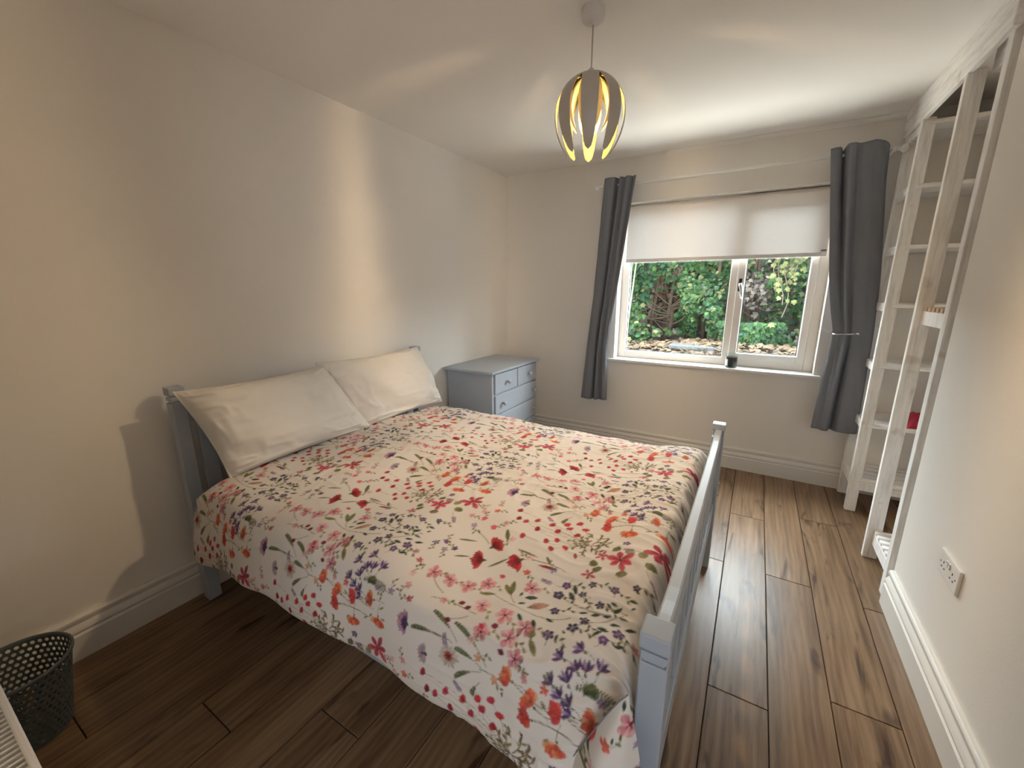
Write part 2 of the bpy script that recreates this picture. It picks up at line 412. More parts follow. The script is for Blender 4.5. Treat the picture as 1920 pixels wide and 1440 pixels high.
# --- walls and ceiling
struct(MB().box(L-0.25, AX+0.4, -1.7, D+0.25, H, H+0.2).build('ceiling', M['ceiling']))
struct(MB().box(L-0.25, L, -0.4, D+0.25, -0.05, H).build('wall_left', M['wall']))
wb = MB()
wb.box(L, WX0, D, D+0.25, -0.05, H).box(WX1, AX+0.2, D, D+0.25, -0.05, H)
wb.box(WX0, WX1, D, D+0.25, -0.05, WZ0-0.022).box(WX0, WX1, D, D+0.25, WZ1, H)
struct(wb.build('wall_back', M['wall']))
struct(MB().box(R, AX+0.2, -0.4, WY, -0.05, H).build('wall_right', M['wall']))
struct(MB().box(AX, AX+0.2, WY, D, -0.05, H).build('wall_alcove', M['wall']))
wn = MB()
wn.box(L, DX0, NY-0.12, NY, -0.05, H).box(DX1, R, NY-0.12, NY, -0.05, H).box(DX0, DX1, NY-0.12, NY, DZ, H)
struct(wn.build('wall_near', M['wall']))
wh = MB()
wh.box(-0.9, -0.8, -1.7, NY-0.12, -0.05, H).box(1.5, 1.6, -1.7, -0.4, -0.05, H).box(-0.9, 1.6, -1.7, -1.6, -0.05, H).box(R, 1.5, NY-0.12, NY, -0.05, H)
struct(wh.build('wall_hall', M['wall']))
# slim scribed cove where the ceiling meets the window wall
cv = MB(); cv.extrude([(0, 0), (0.030, 0), (0.030, -0.004), (0.020, -0.007), (0.008, -0.017), (0.004, -0.026), (0, -0.026)], (-0.72, D, H), (R+0.02, D, H), (0, -1, 0))
struct(cv.build('trim_1', M['ceiling']))

# --- torus skirting
T = 0.028
PROF = [(0, 0), (T, 0), (T, 0.098), (T-0.004, 0.102), (T-0.007, 0.106), (T-0.003, 0.110), (T-0.001, 0.117), (T-0.003, 0.126),
        (T-0.008, 0.133), (T-0.013, 0.141), (T-0.012, 0.150), (T-0.009, 0.153), (T-0.008, 0.163), (T-0.011, 0.169), (T-0.015, 0.172), (0, 0.172)]
def skirting(name, p0, p1, out):
    o = MB().extrude(PROF, p0, p1, out).build(name, M['skirting'], autosmooth=28); return struct(o)
skirting('baseboard_left', (L, NY, 0), (L, D, 0), (1, 0, 0))
skirting('baseboard_back', (L+0.02, D, 0), (AX, D, 0), (0, -1, 0))
skirting('baseboard_right', (R, 0.06, 0), (R, WY-0.012, 0), (-1, 0, 0))
skirting('baseboard_alcove', (AX, WY, 0), (AX, D-0.02, 0), (-1, 0, 0))
# door lining round the doorway we look in from
dl = MB()
dl.box(DX0, DX0+0.03, NY-0.13, NY+0.004, 0, DZ, 0.003).box(DX1-0.03, DX1, NY-0.13, NY+0.004, 0, DZ, 0.003).box(DX0+0.03, DX1-0.03, NY-0.13, NY+0.004, DZ-0.03, DZ, 0.003)
struct(dl.build('trim_2', M['skirting']))

# --- window
FY = 3.624
win = thing('window_1', (-0.32, FY, WZ0), 'cream casement window with fixed left pane and opening right sash', 'window'); win['kind'] = 'structure'
FW = 0.062
mb = MB()
mb.box(WX0, WX0+FW, FY, FY+0.07, WZ0, WZ1, .004).box(WX1-FW+0.006, WX1, FY, FY+0.07, WZ0, WZ1, .004)
mb.box(WX0+FW, WX1-FW+0.006, FY, FY+0.07, WZ0, WZ0+FW, .004).box(WX0+FW, WX1-FW+0.006, FY, FY+0.07, WZ1-FW, WZ1, .004)
mb.box(-0.206, -0.150, FY, FY+0.07, WZ0+FW, WZ1-FW, .004)
fr = mb.build('frame', M['upvc'], win)
mb = MB(); SX0, SX1, SZ0, SZ1 = -0.158, 0.337, WZ0+FW-0.006, WZ1-FW+0.006
mb.box(SX0, SX0+.056, FY-.014, FY+.05, SZ0, SZ1, .006).box(SX1-.05, SX1, FY-.014, FY+.05, SZ0, SZ1, .006)
mb.box(SX0+.056, SX1-.05, FY-.014, FY+.05, SZ0, SZ0+.05, .006).box(SX0+.056, SX1-.05, FY-.014, FY+.05, SZ1-.05, SZ1, .006)
sash = mb.build('sash', M['upvc'], win)
def gasket(x0, x1, z0, z1, y):
    g = MB(); w = .005
    g.box(x0, x0+w, y, y+.006, z0, z1).box(x1-w, x1, y, y+.006, z0, z1).box(x0+w, x1-w, y, y+.006, z0, z0+w).box(x0+w, x1-w, y, y+.006, z1-w, z1)
    return g
g1 = (WX0+FW, -0.206, WZ0+FW, WZ1-FW); g2 = (SX0+.056, SX1-.05, SZ0+.05, SZ1-.05)
p1 = MB().box(g1[0], g1[1], FY+.034, FY+.04, g1[2], g1[3]).build('pane', M['glass'], win)
p2 = MB().box(g2[0], g2[1], FY+.022, FY+.028, g2[2], g2[3]).build('pane', M['glass'], sash)
gasket(*g1, FY+.026).build('gasket', M['gasket'], win)
gasket(*g2, FY+.014).build('gasket', M['gasket'], sash)
hx, hz = -0.131, 1.418
h = MB().box(hx-.011, hx+.011, FY-.026, FY-.0135, hz-.045, hz+.05, .005, 2)
h.tube([(hx, FY-.02, hz+.004), (hx, FY-.05, hz+.004)], .009, 10)
hp = h.build('handle', M['black'], sash); hp['label'] = 'black handle plate with bright lever'
h = MB().tube([(hx, FY-.05, hz+.012), (hx+.006, FY-.056, hz-.01), (hx+.014, FY-.056, hz-.05), (hx+.018, FY-.05, hz-.10)], [.012, .012, .009, .007], 10)
lv = h.build('lever', M['chrome'], win, smooth=True)
sl = MB().box(WX0-.05, WX1+.04, D-.03, D+.001, WZ0-.022, WZ0, .006, 2).box(WX0+.001, WX1-.001, D, FY+.03, WZ0-.0215, WZ0, .002)
sl.build('sill', M['sill'], win)

# --- outdoors: ground, bank
gx = np.linspace(-7, 6, 66); gy = np.linspace(D+0.25, 9.5, 50)
GX, GY = np.meshgrid(gx, gy, indexing='ij')
def ground_z(x, y):
    t = np.clip((y-5.1)/0.85, 0, 1); t = t*t*(3-2*t)
    return -0.12+0.73*t+0.05*np.sin(x*2.1+y*1.3)*t
GZ = ground_z(GX, GY)+0.012*smooth_noise(GX.shape, (30, 24), 5)
o = np_mesh('garden_ground', np.stack([GX, GY, GZ], -1).reshape(-1, 3), grid_faces(66, 50), M['soil']); o['kind'] = 'structure'
o = MB().box(-6, 5, D+0.34, 5.0, -0.13, -0.085, .01).build('bounce_paving', M['bounce_pave']); o['kind'] = 'structure'  # unseen pale paving, added to bounce sunlight up through the window
bx = np.linspace(-7, 6, 80); bz = np.linspace(0.2, 4.6, 30)
BX, BZ = np.meshgrid(bx, bz, indexing='ij')
BY = 8.1+0.25*smooth_noise(BX.shape, (14, 6), 8)+0.2*(BZ-0.5)
o = np_mesh('earth_bank', np.stack([BX, BY, BZ], -1).reshape(-1, 3), grid_faces(80, 30), M['soil']); o['kind'] = 'structure'

# ================================================================== BED
BX0, BX1, BY0, BY1, PW = -2.061, -0.066, 0.6713, 2.1275, 0.052
bed = thing('bed_frame', ((BX0+BX1)/2, (BY0+BY1)/2, 0), 'blue-grey painted wooden double bed frame with square capped posts', 'bed')
def post(x0, y0, top):
    m = MB(); g = .0075
    m.box(x0, x0+PW, y0, y0+PW, 0, top-.066, .003)
    m.box(x0+g, x0+PW-g, y0+g, y0+PW-g, top-.068, top-.052)
    m.box(x0+.0015, x0+PW-.0015, y0+.0015, y0+PW-.0015, top-.058, top-.042, .002)
    m.box(x0+g, x0+PW-g, y0+g, y0+PW-g, top-.044, top-.028)
    m.box(x0-.002, x0+PW+.002, y0-.002, y0+PW+.002, top-.034, top, .004, 2)
    return m
for px, py, tp in ((BX0, BY0, 1.003), (BX0, BY1-PW, 1.003), (BX1-PW, BY0, .769), (BX1-PW, BY1-PW, .769)):
    post(px, py, tp).build('post', M['greypaint'], bed)
def curved_rail(x0, x1, y0, y1, zt, h, dip, n=24):
    """rail along y whose top edge sweeps up at both ends"""
    m = MB(); vs = []; fs = []
    for i in range(n+1):
        s = i/n; y = y0+(y1-y0)*s
        e = max(0, 1-min(s, 1-s)/0.12); e = e*e*(3-2*e)
        z = zt-dip*(1-e)
        for x, zz in ((x0, z-h), (x1, z-h), (x1, z-.004), (x1-.004, z), (x0+.004, z), (x0, z-.004)): vs.append((x, y, zz))
    for i in range(n):
        for k in range(6): fs.append((i*6+k, i*6+(k+1)%6, i*6+6+(k+1)%6, i*6+6+k))
    fs += [tuple(range(6))[::-1], tuple(n*6+k for k in range(6))]
    return m.add(vs, fs)
curved_rail(BX0+.012, BX0+.040, BY0+PW, BY1-PW, .955, .11, .03).build('headboard_rail', M['greypaint'], bed)
MB().box(BX0+.012, BX0+.040, BY0+PW, BY1-PW, .40, .48, .003).build('headboard_rail', M['greypaint'], bed)
MB().box(BX0+.012, BX0+.040, BY0+PW, BY1-PW, .22, .30, .003).build('headboard_rail', M['greypaint'], bed)
first = None
for i in range(11):
    y = BY0+PW+.03+i*(BY1-BY0-2*PW-.12)/10
    if first is None:
        first = MB().box(BX0+.018, BX0+.034, y, y+.06, .475, .845, .003).build('headboard_slat', M['greypaint'], bed); fy = y
    else: dup_mesh(first, 'headboard_slat', bed, (0, y-fy, 0))
curved_rail(BX1-.040, BX1-.010, BY0+PW, BY1-PW, .742, .085, .022).build('footboard_rail', M['greypaint'], bed)
MB().box(BX1-.040, BX1-.010, BY0+PW, BY1-PW, .27, .36, .003).build('footboard_rail', M['greypaint'], bed)
first = None
for i in range(11):
    y = BY0+PW+.03+i*(BY1-BY0-2*PW-.12)/10
    if first is None:
        first = MB().box(BX1-.033, BX1-.017, y, y+.06, .355, .642, .003).build('footboard_slat', M['greypaint'], bed); fy = y
    else: dup_mesh(first, 'footboard_slat', bed, (0, y-fy, 0))
for y in (BY0+.018, BY1-.043):
    MB().box(BX0+PW, BX1-PW, y, y+.025, .25, .37, .003).build('side_rail', M['greypaint'], bed)
first = None
for i in range(13):
    x = BX0+.10+i*.143
    if first is None:
        first = MB().box(x, x+.07, BY0+.044, BY1-.044, .335, .352, .002).build('bed_slat', M['rawpine'], bed); fx = x
    else: dup_mesh(first, 'bed_slat', bed, (x-fx, 0, 0))
for y in (1.62, 1.72):
    MB().tube([(BX1-.001, BY1-.026, .46 if y < 1.7 else .40), (BX1+.005, BY1-.026, .46 if y < 1.7 else .40)], .006, 10).build('bolt', M['greypaint'], bed)

mt = MB().box(BX0+PW+.11, BX1-PW-.05, BY0+.05, BY1-.05, .353, .585, .035, 3).build('mattress', M['mattress'], smooth=True)
tag(mt, 'pale mattress on the bed frame, hidden under the floral duvet', 'mattress')

# ------------------------------------------------------------------ floral print (one repeat, painted as flat colour)
TX, TY = 648, 622           # repeat in mm
PRINT = {
 'carn': [(21,235,23,25),(43,311,-122,28),(129,271,48,25)],
 'leafd': [(603,209,31,47),(569,275,23,60),(63,228,49,67),(113,319,-5,68),(612,329,141,19)],
 'leafo': [(39,378,-59,54),(203,326,-43,35),(282,487,-66,24),(317,489,-95,24),(344,443,-162,16),(316,426,-28,17),(338,469,-117,20),(265,449,-53,20),(252,419,-25,14),(289,377,90,25),(100,135,21,43),(145,193,-42,47),(162,212,-71,54)],
 'bud': [(254,295,-171,60)],
 'stem': [(602,333,-25,70),(146,289,5,127),(115,316,-10,97),(342,537,0,110),(403,583,-10,70),(277,591,-12,81),(289,221,-10,137),(365,142,39,119),(309,254,-33,93),(402,220,2,63),(609,112,-25,57),(641,63,3,140),(140,146,-5,135),(275,135,19,77),(180,161,-40,30),(67,31,31,55),(617,588,6,134),(189,575,2,64),(341,566,-10,35)],
 'poppy': [(28,484,-12,267),(47,442,-4,242),(74,440,-3,215),(105,463,-11,187),(124,425,1,165),(156,470,-18,140),(184,449,-12,107),(196,498,-37,117),(211,481,-35,95),(231,518,-57,108),(258,497,-66,77),(245,460,-37,55),(98,374,16,198),(173,388,19,122),(200,409,11,91),(201,362,36,109),(236,388,36,66)],
 'branch': [(251,397,30,61),(252,465,-43,54),(282,487,-79,58),(317,489,-106,57),(342,472,-130,59),(354,448,-159,49),(293,379,90,51),(339,406,154,43),(228,427,-15,53)],
 'bud2': [(279,359,114,17)],
 'orpop': [(318,532,12,25)],
 'orpop2': [(384,578,0,20)],
 'orpop3': [(452,597,6,20),(395,503,86,28),(492,538,88,36),(257,594,-9,20),(322,576,-28,21)],
 'leafs': [(348,585,-29,21),(436,527,41,20),(467,554,-126,19),(520,555,-173,17),(366,504,45,16),(510,593,-139,21)],
 'lily': [(402,381,16,25)],
 'lilys': [(347,391,0,0),(337,310,0,0)],
 'lily2': [(496,451,-15,27)],
 'leafr': [(351,333,42,13),(335,353,-45,10),(454,419,-133,22),(482,388,180,18),(381,423,-135,16),(418,332,35,19),(418,417,-53,10)],
 'purp': [(398,457,0,0)],
 'navy': [(289,221,0,0),(302,169,0,0),(363,134,0,0),(321,93,0,0),(382,162,0,0),(438,127,0,0),(462,160,0,0),(419,277,0,0),(360,279,0,0),(398,222,0,0),(346,242,0,0),(466,303,0,0),(295,259,0,0)],
 'leafg': [(311,242,-49,32),(359,184,21,19),(388,187,21,19),(434,214,54,24),(437,178,23,21),(450,206,3,19),(459,262,9,19),(477,250,-122,13),(414,154,2,24),(415,132,55,19),(471,182,36,24),(463,124,39,21),(354,109,135,11),(342,99,-105,11),(315,266,-63,29),(412,234,-38,18),(416,193,19,18),(477,288,146,14),(421,239,-17,17),(216,170,33,31),(210,146,31,17),(228,114,-41,23),(267,119,-59,27),(292,138,-9,20),(252,59,75,16),(202,186,-90,16)],
 'pink': [(595,128,0,0),(2,131,0,0),(57,140,0,0),(99,174,0,0),(129,102,0,0),(202,95,0,0),(262,88,0,0),(238,50,0,0),(269,16,0,0),(217,208,0,0),(167,35,0,0)],
 'leafp': [(279,182,-139,57)],
 'leafheart': [(285,69,-50,53)],
 'redbud': [(67,31,0,0),(161,57,0,0),(192,61,0,0),(100,77,0,0),(77,83,0,0),(119,219,0,0),(230,20,0,0)],
 'croc': [(362,59,-17,17),(399,87,-17,14),(402,51,-42,15),(390,28,-55,16),(424,59,-78,19),(454,71,-107,17),(355,10,-31,17),(380,616,-34,14),(404,612,-34,11),(407,591,-13,9)],
 'fern': [(411,19,-1,97),(432,19,24,32)],
 'corn': [(591,587,2,26)],
 'pale': [(19,536,9,19)],
 'daisy': [(98,563,0,0)],
 'lav': [(126,502,-40,25),(75,611,-68,22)],
 'featherleaf': [(23,33,-27,103),(91,30,-28,129),(114,592,-9,82),(126,517,38,84),(178,499,69,47),(617,588,6,103)],
 'lavf': [(230,247,0,0),(402,425,0,0)],
 'lavl': [(507,329,129,21)],
 'purpl': [(318,91,0,0)],
}

class Tile:
    def __init__(s):
        s.C = np.empty((TX, TY, 3)); s.C[:] = (0.965, 0.945, 0.925)
        n = sum(smooth_noise((TX, TY), (c, c), 40+c) for c in (9, 40, 120))
        s.N = n/ n.std()
    def win(s, x0, x1, y0, y1):
        xs = np.arange(int(x0)-2, int(x1)+3); ys = np.arange(int(y0)-2, int(y1)+3)
        return xs, ys, np.ix_(xs % TX, ys % TY)
    def blend(s, ix, a, col, rag=.10):
        nz = s.N[ix]
        a = np.clip(a, 0, 1)[..., None]
        c = (np.array(col)*.80+.18*np.array((.93, .88, .86)))[None, None, :]*(1+rag*nz[..., None])
        s.C[ix] = s.C[ix]*(1-a)+np.clip(c, 0, 1)*a
    def petal(s, x, y, ang, ln, wd, col, p=1.0, alpha=.95, core=None):
        """teardrop from (x,y) along ang; widest past the middle when p>1"""
        ca, sa = math.cos(ang), math.sin(ang); r = ln+wd
        xs, ys, ix = s.win(x-r, x+r, y-r, y+r)
        dx = xs[:, None]-x; dy = ys[None, :]-y
        u = (dx*ca+dy*sa)/ln; v = -dx*sa+dy*ca
        uu = np.clip(u, 1e-4, 1-1e-4)
        w = wd*.5*np.sin(np.pi*uu**p)**.8*(1+.10*s.N[ix])
        a = np.clip(w-np.abs(v)+.5, 0, 1)*((u > -.02) & (u < 1.02))
        s.blend(ix, a*alpha, col)
        if core is not None:
            a2 = np.clip(w*.55-np.abs(v)+.5, 0, 1)*np.clip(1-u*1.3, 0, 1)*((u > 0))
            s.blend(ix, a2*.8, core)
    def blob(s, x, y, r, col, alpha=.95, sq=1.0, ang=0):
        ca, sa = math.cos(ang), math.sin(ang)
        xs, ys, ix = s.win(x-r*1.4, x+r*1.4, y-r*1.4, y+r*1.4)
        dx = xs[:, None]-x; dy = ys[None, :]-y
        d = np.hypot(dx*ca+dy*sa, (-dx*sa+dy*ca)/sq)
        s.blend(ix, np.clip(r*(1+.13*s.N[ix])-d+.5, 0, 1)*alpha, col)
    def line(s, pts, w, col, alpha=.8):
        pts = np.array(pts, float)
        xs, ys, ix = s.win(pts[:, 0].min()-w, pts[:, 0].max()+w, pts[:, 1].min()-w, pts[:, 1].max()+w)
        X = xs[:, None]; Y = ys[None, :]; d = np.full((len(xs), len(ys)), 1e9)
        for (ax, ay), (bx, by) in zip(pts[:-1], pts[1:]):
            ex, ey = bx-ax, by-ay; t = np.clip(((X-ax)*ex+(Y-ay)*ey)/(ex*ex+ey*ey+1e-9), 0, 1)
            d = np.minimum(d, np.hypot(X-ax-t*ex, Y-ay-t*ey))
        s.blend(ix, np.clip(w*.5-d+.5, 0, 1)*alpha, col)
    def curve(s, x, y, ang, ln, bend, w, col, alpha=.8, n=9):
        ex, ey = math.cos(ang), math.sin(ang); pts = []
        for i in range(n+1):
            t = i/n; b = bend*4*t*(1-t)*ln
            pts.append((x+ex*ln*t-ey*b, y+ey*ln*t+ex*b))
        s.line(pts, w, col, alpha); return pts
OLIVE=(.36,.37,.17); OLIVE2=(.52,.50,.28); GREEN=(.09,.17,.11); GREEN2=(.20,.27,.14); STEM=(.40,.36,.24); BROWN=(.36,.22,.10)
RED=(.62,.04,.07); RED2=(.74,.10,.12); PINK=(.80,.16,.26); ROSE=(.88,.52,.56); BLUSH=(.92,.68,.69); ORANGE=(.86,.33,.15); CORAL=(.84,.22,.15)
NAVY=(.10,.07,.22); PURP=(.27,.13,.38); LAV=(.55,.44,.62); MAUVE=(.68,.52,.64); GREY=(.66,.66,.62); WINE=(.38,.02,.09); PEACH=(.91,.56,.36)
def paint_tile():
    T = Tile(); r = random.Random(5); rad = math.radians; pi = math.pi
    def leaf(x, y, a, l, w, col, vein=True):
        x2, y2 = x+math.cos(a)*l, y+math.sin(a)*l
        T.petal(x, y, a, l, w, col, .85)
        if vein: T.line([(x, y), (x2, y2)], 1.0, tuple(c*.7 for c in col), .6)
    def fern(x, y, a, l, col, wd=13):
        for p, (px, py) in enumerate(T.curve(x, y, a, l, .08, 1.6, col, n=13)):
            if p in (0, 13): continue
            for sgn in (1, -1): T.petal(px, py, a+pi+sgn*.9, wd*(.5+.6*p/9), 4.0, col if sgn > 0 else OLIVE, 1, .9)
    def feather(x, y, a, l):
        a2 = a; pts = T.curve(x, y, a2, l, .07, 1.6, OLIVE, .9)
        n = max(5, int(l/9))
        for i in range(n):
            t = .05+.62*i/n; k = t*9; px = x+math.cos(a)*l*t-math.sin(a)*.07*4*t*(1-t)*l; py = y+math.sin(a)*l*t+math.cos(a)*.07*4*t*(1-t)*l
            w = 11*math.sin(pi*min(1, (t+.08)/.75))+2
            for sg in (1, -1): T.petal(px, py, a+pi+sg*.55, w, 4.5, OLIVE if i % 2 else GREEN2, 1.1, .9)
    for x, y, a, l in PRINT['stem']: T.curve(x, y, rad(a), l, .06*r.choice((-1, 1)), 2.0, STEM, .85)
    for x, y, a, l in PRINT['branch']:
        pts = T.curve(x, y, rad(a), l, .12*r.choice((-1, 1)), 2.6, BROWN, .9)
        for q in (1, 3, 5, 7):
            px, py = pts[q]; sg = 1 if q % 4 == 1 else -1; leaf(px, py, rad(a)+pi+sg*.9, r.uniform(12, 20), 6, r.choice((OLIVE, BROWN, OLIVE2)), False)
    for x, y, a, l in PRINT['featherleaf']: feather(x, y, rad(a), l)
    for x, y, a, l in PRINT['fern']: fern(x, y, rad(a), l, GREEN2)
    for kind, c0 in (('navy', GREEN2), ('pink', OLIVE2)):
        for x, y, a, l in PRINT[kind]:
            q = r.uniform(-.9, .3); pts = T.curve(x, y, q, 52, .1, 1.5, STEM, .75)
            for k in (3, 5, 7): leaf(pts[k][0], pts[k][1], q+(1 if k % 4 == 1 else -1)*.8, r.uniform(9, 16), 6, c0 if r.random() < .7 else OLIVE, False)
    for x, y, a, l in PRINT['leafd']: leaf(x, y, rad(a), l, 7, OLIVE)
    for x, y, a, l in PRINT['leafo']: leaf(x, y, rad(a), l, max(5, l*.26), OLIVE)
    for x, y, a, l in PRINT['leafs']: leaf(x, y, rad(a), l, 6, OLIVE2)
    for x, y, a, l in PRINT['leafg']: leaf(x, y, rad(a), l*1.1, max(6, l*.42), GREEN)
    for x, y, a, l in PRINT['leafr']:
        T.blob(x, y, 14, OLIVE2 if (x+y) % 2 else OLIVE, .9, .82, rad(a)); T.curve(x-12*math.cos(rad(a)), y-12*math.sin(rad(a)), rad(a), 24, .03, 1.2, GREEN2, .7)
    for x, y, a, l in PRINT['leafp']: leaf(x, y, rad(a), l, 20, (.72,.52,.42)); 
    for x, y, a, l in PRINT['leafheart']:
        leaf(x, y, rad(a+150), 26, 20, OLIVE2); leaf(x, y, rad(a), 40, 17, OLIVE2)
    for x, y, a, l in PRINT['bud']:
        T.petal(x, y, rad(a), l, 10, RED, 1.0); T.petal(x, y, rad(a), l*.9, 4, WINE, 1.0, .6)
    for x, y, a, l in PRINT['bud2']: T.petal(x, y, rad(a), l*1.3, 12, (.75,.36,.22))
    for x, y, a, l in PRINT['carn']:
        b = rad(a); bx, by = x+math.cos(b)*20, y+math.sin(b)*20
        for k in range(9):
            an = b+pi+(k-4)*.24; T.petal(bx, by, an, r.uniform(36, 46), 13, RED if k % 2 else RED2, 1.7, .9)
        for k in range(5): T.petal(bx, by, b+pi+(k-2)*.3, 26, 7, WINE, 1.3, .75)
        T.petal(bx-8*math.cos(b), by-8*math.sin(b), b, 16, 9, GREEN2, .9)
    for x, y, a, l in PRINT['poppy']:
        b = rad(a)+r.uniform(-.2, .2)
        T.curve(x, y, rad(a), l*.94, .10*r.choice((-1, 1, .4)), 1.2, STEM, .6)
        c = r.choice((RED, RED2, PINK, (.70,.10,.16)))
        for k in range(4): T.petal(x+8*math.cos(b), y+8*math.sin(b), b+pi+(k-1.5)*.42, 19, 10, c, 1.5, .9)
        T.petal(x+9*math.cos(b), y+9*math.sin(b), b+pi, 10, 5, WINE, 1.2, .6)
    for kind, cols in (('orpop', (RED2, CORAL)), ('orpop2', (CORAL, RED2)), ('orpop3', (ORANGE, CORAL))):
        for x, y, a, l in PRINT[kind]:
            b = rad(a); bx, by = x+14*math.cos(b), y+14*math.sin(b)
            for k in range(6): T.petal(bx, by, b+pi+(k-2.5)*.36, r.uniform(28, 38), 16, cols[k % 2] if kind != 'orpop3' else ((PEACH, ORANGE, CORAL)[k % 3]), 1.6, .85)
            T.petal(bx, by, b+pi, 16, 7, (.55,.14,.06), 1.3, .6); T.petal(bx, by, b, 8, 6, GREEN2)
            T.curve(bx, by, b, 45, .08, 1.4, STEM, .7)
    for kind, ln, n in (('lily', 43, 6), ('lily2', 50, 6), ('lilys', 22, 5)):
        for x, y, a, l in PRINT[kind]:
            o = r.uniform(0, 6)
            for k in range(n):
                q = .75 if k % 2 else 1.0
                T.petal(x, y, o+k*2*pi/n+r.uniform(-.12, .12), ln*q, ln*.40, PINK if k % 2 else (.84,.26,.34), 1.35, .9, core=WINE)
            T.blob(x, y, ln*.10, WINE); T.blob(x+2, y+1, ln*.05, OLIVE2)
    for kind in ('navy', 'purp', 'purpl'):
        for x, y, a, l in PRINT[kind]:
            o = r.uniform(0, 6); s = r.uniform(.8, 1.2)
            c = NAVY if kind == 'navy' and r.random() < .7 else PURP
            if kind == 'purpl': c = LAV
            for k in range(5): T.petal(x, y, o+k*2*pi/5, 13*s, 9.5*s, c, 1.7, .92)
            T.blob(x, y, 2.2, (.75,.70,.72), .7)
            T.curve(x, y, o, 26, .1, 1.1, GREEN2, .7)
    for x, y, a, l in PRINT['pink']:
        o = r.uniform(0, 6)
        for k in range(5): T.petal(x, y, o+k*2*pi/5+r.uniform(-.1, .1), r.uniform(21, 27), 17, ROSE if r.random() < .6 else BLUSH, 1.6, .85, core=(.66,.16,.30))
        for k in range(5): T.line([(x, y), (x+8*math.cos(o+k*1.256), y+8*math.sin(o+k*1.256))], 1.6, (.45,.03,.16), .9)
        T.blob(x, y, 3, WINE)
    for x, y, a, l in PRINT['redbud']:
        T.petal(x-8, y-3, r.uniform(-.8, .8), 19, 12, r.choice((WINE, PINK, (.62,.25,.22))), 1.1, .95)
    for x, y, a, l in PRINT['croc']:
        b = rad(a); bx, by = x+10*math.cos(b), y+10*math.sin(b)
        for k in range(4): T.petal(bx, by, b+pi+(k-1.5)*.5, 25, 7, (PURP, NAVY, LAV, PURP)[k], 1.2, .92)
        T.petal(bx, by, b, 9, 5, GREEN2); T.curve(bx, by, b, 30, .1, 1.2, GREEN2, .7)
    for kind, c1, c2, n in (('corn', LAV, ROSE, 13), ('pale', GREY, MAUVE, 8), ('daisy', GREY, (.78,.72,.66), 14)):
        for x, y, a, l in PRINT[kind]:
            b = rad(a); fan = 2.6 if kind != 'daisy' else 2*pi; ln = {'corn': 40, 'pale': 34, 'daisy': 34}[kind]
            bx, by = (x+10*math.cos(b), y+10*math.sin(b)) if kind != 'daisy' else (x, y)
            for k in range(n): T.petal(bx, by, b+pi+(k/(n-1)-.5)*fan if kind != 'daisy' else k*fan/n, ln*r.uniform(.8, 1.05), 10, (c1, c2, MAUVE)[k % 3] if kind != 'daisy' else (c1, c2)[k % 2], 1.5, .85)
            if kind == 'corn':
                for k in range(8): T.petal(bx, by, b+pi+(k-3.5)*.33, 24, 6, NAVY if k % 2 else PURP, 1.2, .95)
            if kind == 'daisy':
                for k in range(9): T.petal(x, y, k*.7, 15, 6, RED if k % 2 else RED2, 1.2, .9)
            if kind == 'pale': T.petal(bx, by, b+pi, 16, 7, PURP, 1.2, .8)
            T.blob(bx, by, 5, GREEN, .9)
    for kind in ('lav', 'lavf', 'lavl'):
        for x, y, a, l in PRINT[kind]:
            b = rad(a)
            for k in range(7):
                px, py = x+math.cos(b)*k*4.5, y+math.sin(b)*k*4.5
                for sg in (1, -1): T.petal(px, py, b+pi+sg*.75, 7+k*.7, 4.5, (LAV, MAUVE, (.45,.36,.55))[(k+(sg > 0)) % 3], 1.2, .85)
            T.curve(x, y, b, 55, .06, 1.3, STEM, .7)
    # small sprigs that fill the ground between the bouquets
    for x, y, c in ((560,60,ROSE),(585,30,RED2),(520,25,LAV),(545,95,BLUSH),(500,160,ROSE),(530,140,PINK),(570,420,ROSE),(590,390,PINK),(610,440,CORAL),(560,455,BLUSH),
                    (20,400,ROSE),(75,345,BLUSH),(470,15,LAV),(640,370,PINK),(575,350,LAV),(600,480,ROSE),(540,385,ROSE),(160,300,BLUSH),(240,290,LAV),(180,250,CORAL),
                    (350,610,CORAL),(300,612,ROSE),(230,570,PEACH),(180,600,PEACH),(560,215,LAV),(520,225,PURP),(545,245,PURP),(585,235,NAVY),(30,70,ROSE),(150,5,BLUSH)):
        o = r.uniform(0, 6)
        for k in range(5): T.petal(x, y, o+k*1.256, r.uniform(9, 14), 7, c, 1.4, .85)
        T.curve(x, y, o, 32, .12, 1.2, STEM, .65)
        for k in range(3): leaf(x+math.cos(o)*(12+8*k), y+math.sin(o)*(12+8*k), o+(.8 if k % 2 else -.8), 12, 5, r.choice((OLIVE, OLIVE2, GREEN2)), False)
    C = T.C
    return (C+np.roll(C, 1, 0)+np.roll(C, 1, 1)+np.roll(C, (1, 1), (0, 1)))/4
def to_lin(C): return np.where(C <= .04045, C/12.92, ((np.clip(C, 0, 1)+.055)/1.055)**2.4)
TILE = to_lin(np.clip(paint_tile(), 0, 1))*np.array([0.68, 0.66, 0.635])
def sample_tile(u, v):
    """u,v in metres -> linear colour, bilinear and wrapped"""
    a = (u*1000) % TX; b = (v*1000) % TY
    i = a.astype(int); j = b.astype(int); fa = (a-i)[..., None]; fb = (b-j)[..., None]
    g = lambda p, q: TILE[p % TX, q % TY]
    return (g(i, j)*(1-fa)+g(i+1, j)*fa)*(1-fb)+(g(i, j+1)*(1-fa)+g(i+1, j+1)*fa)*fb

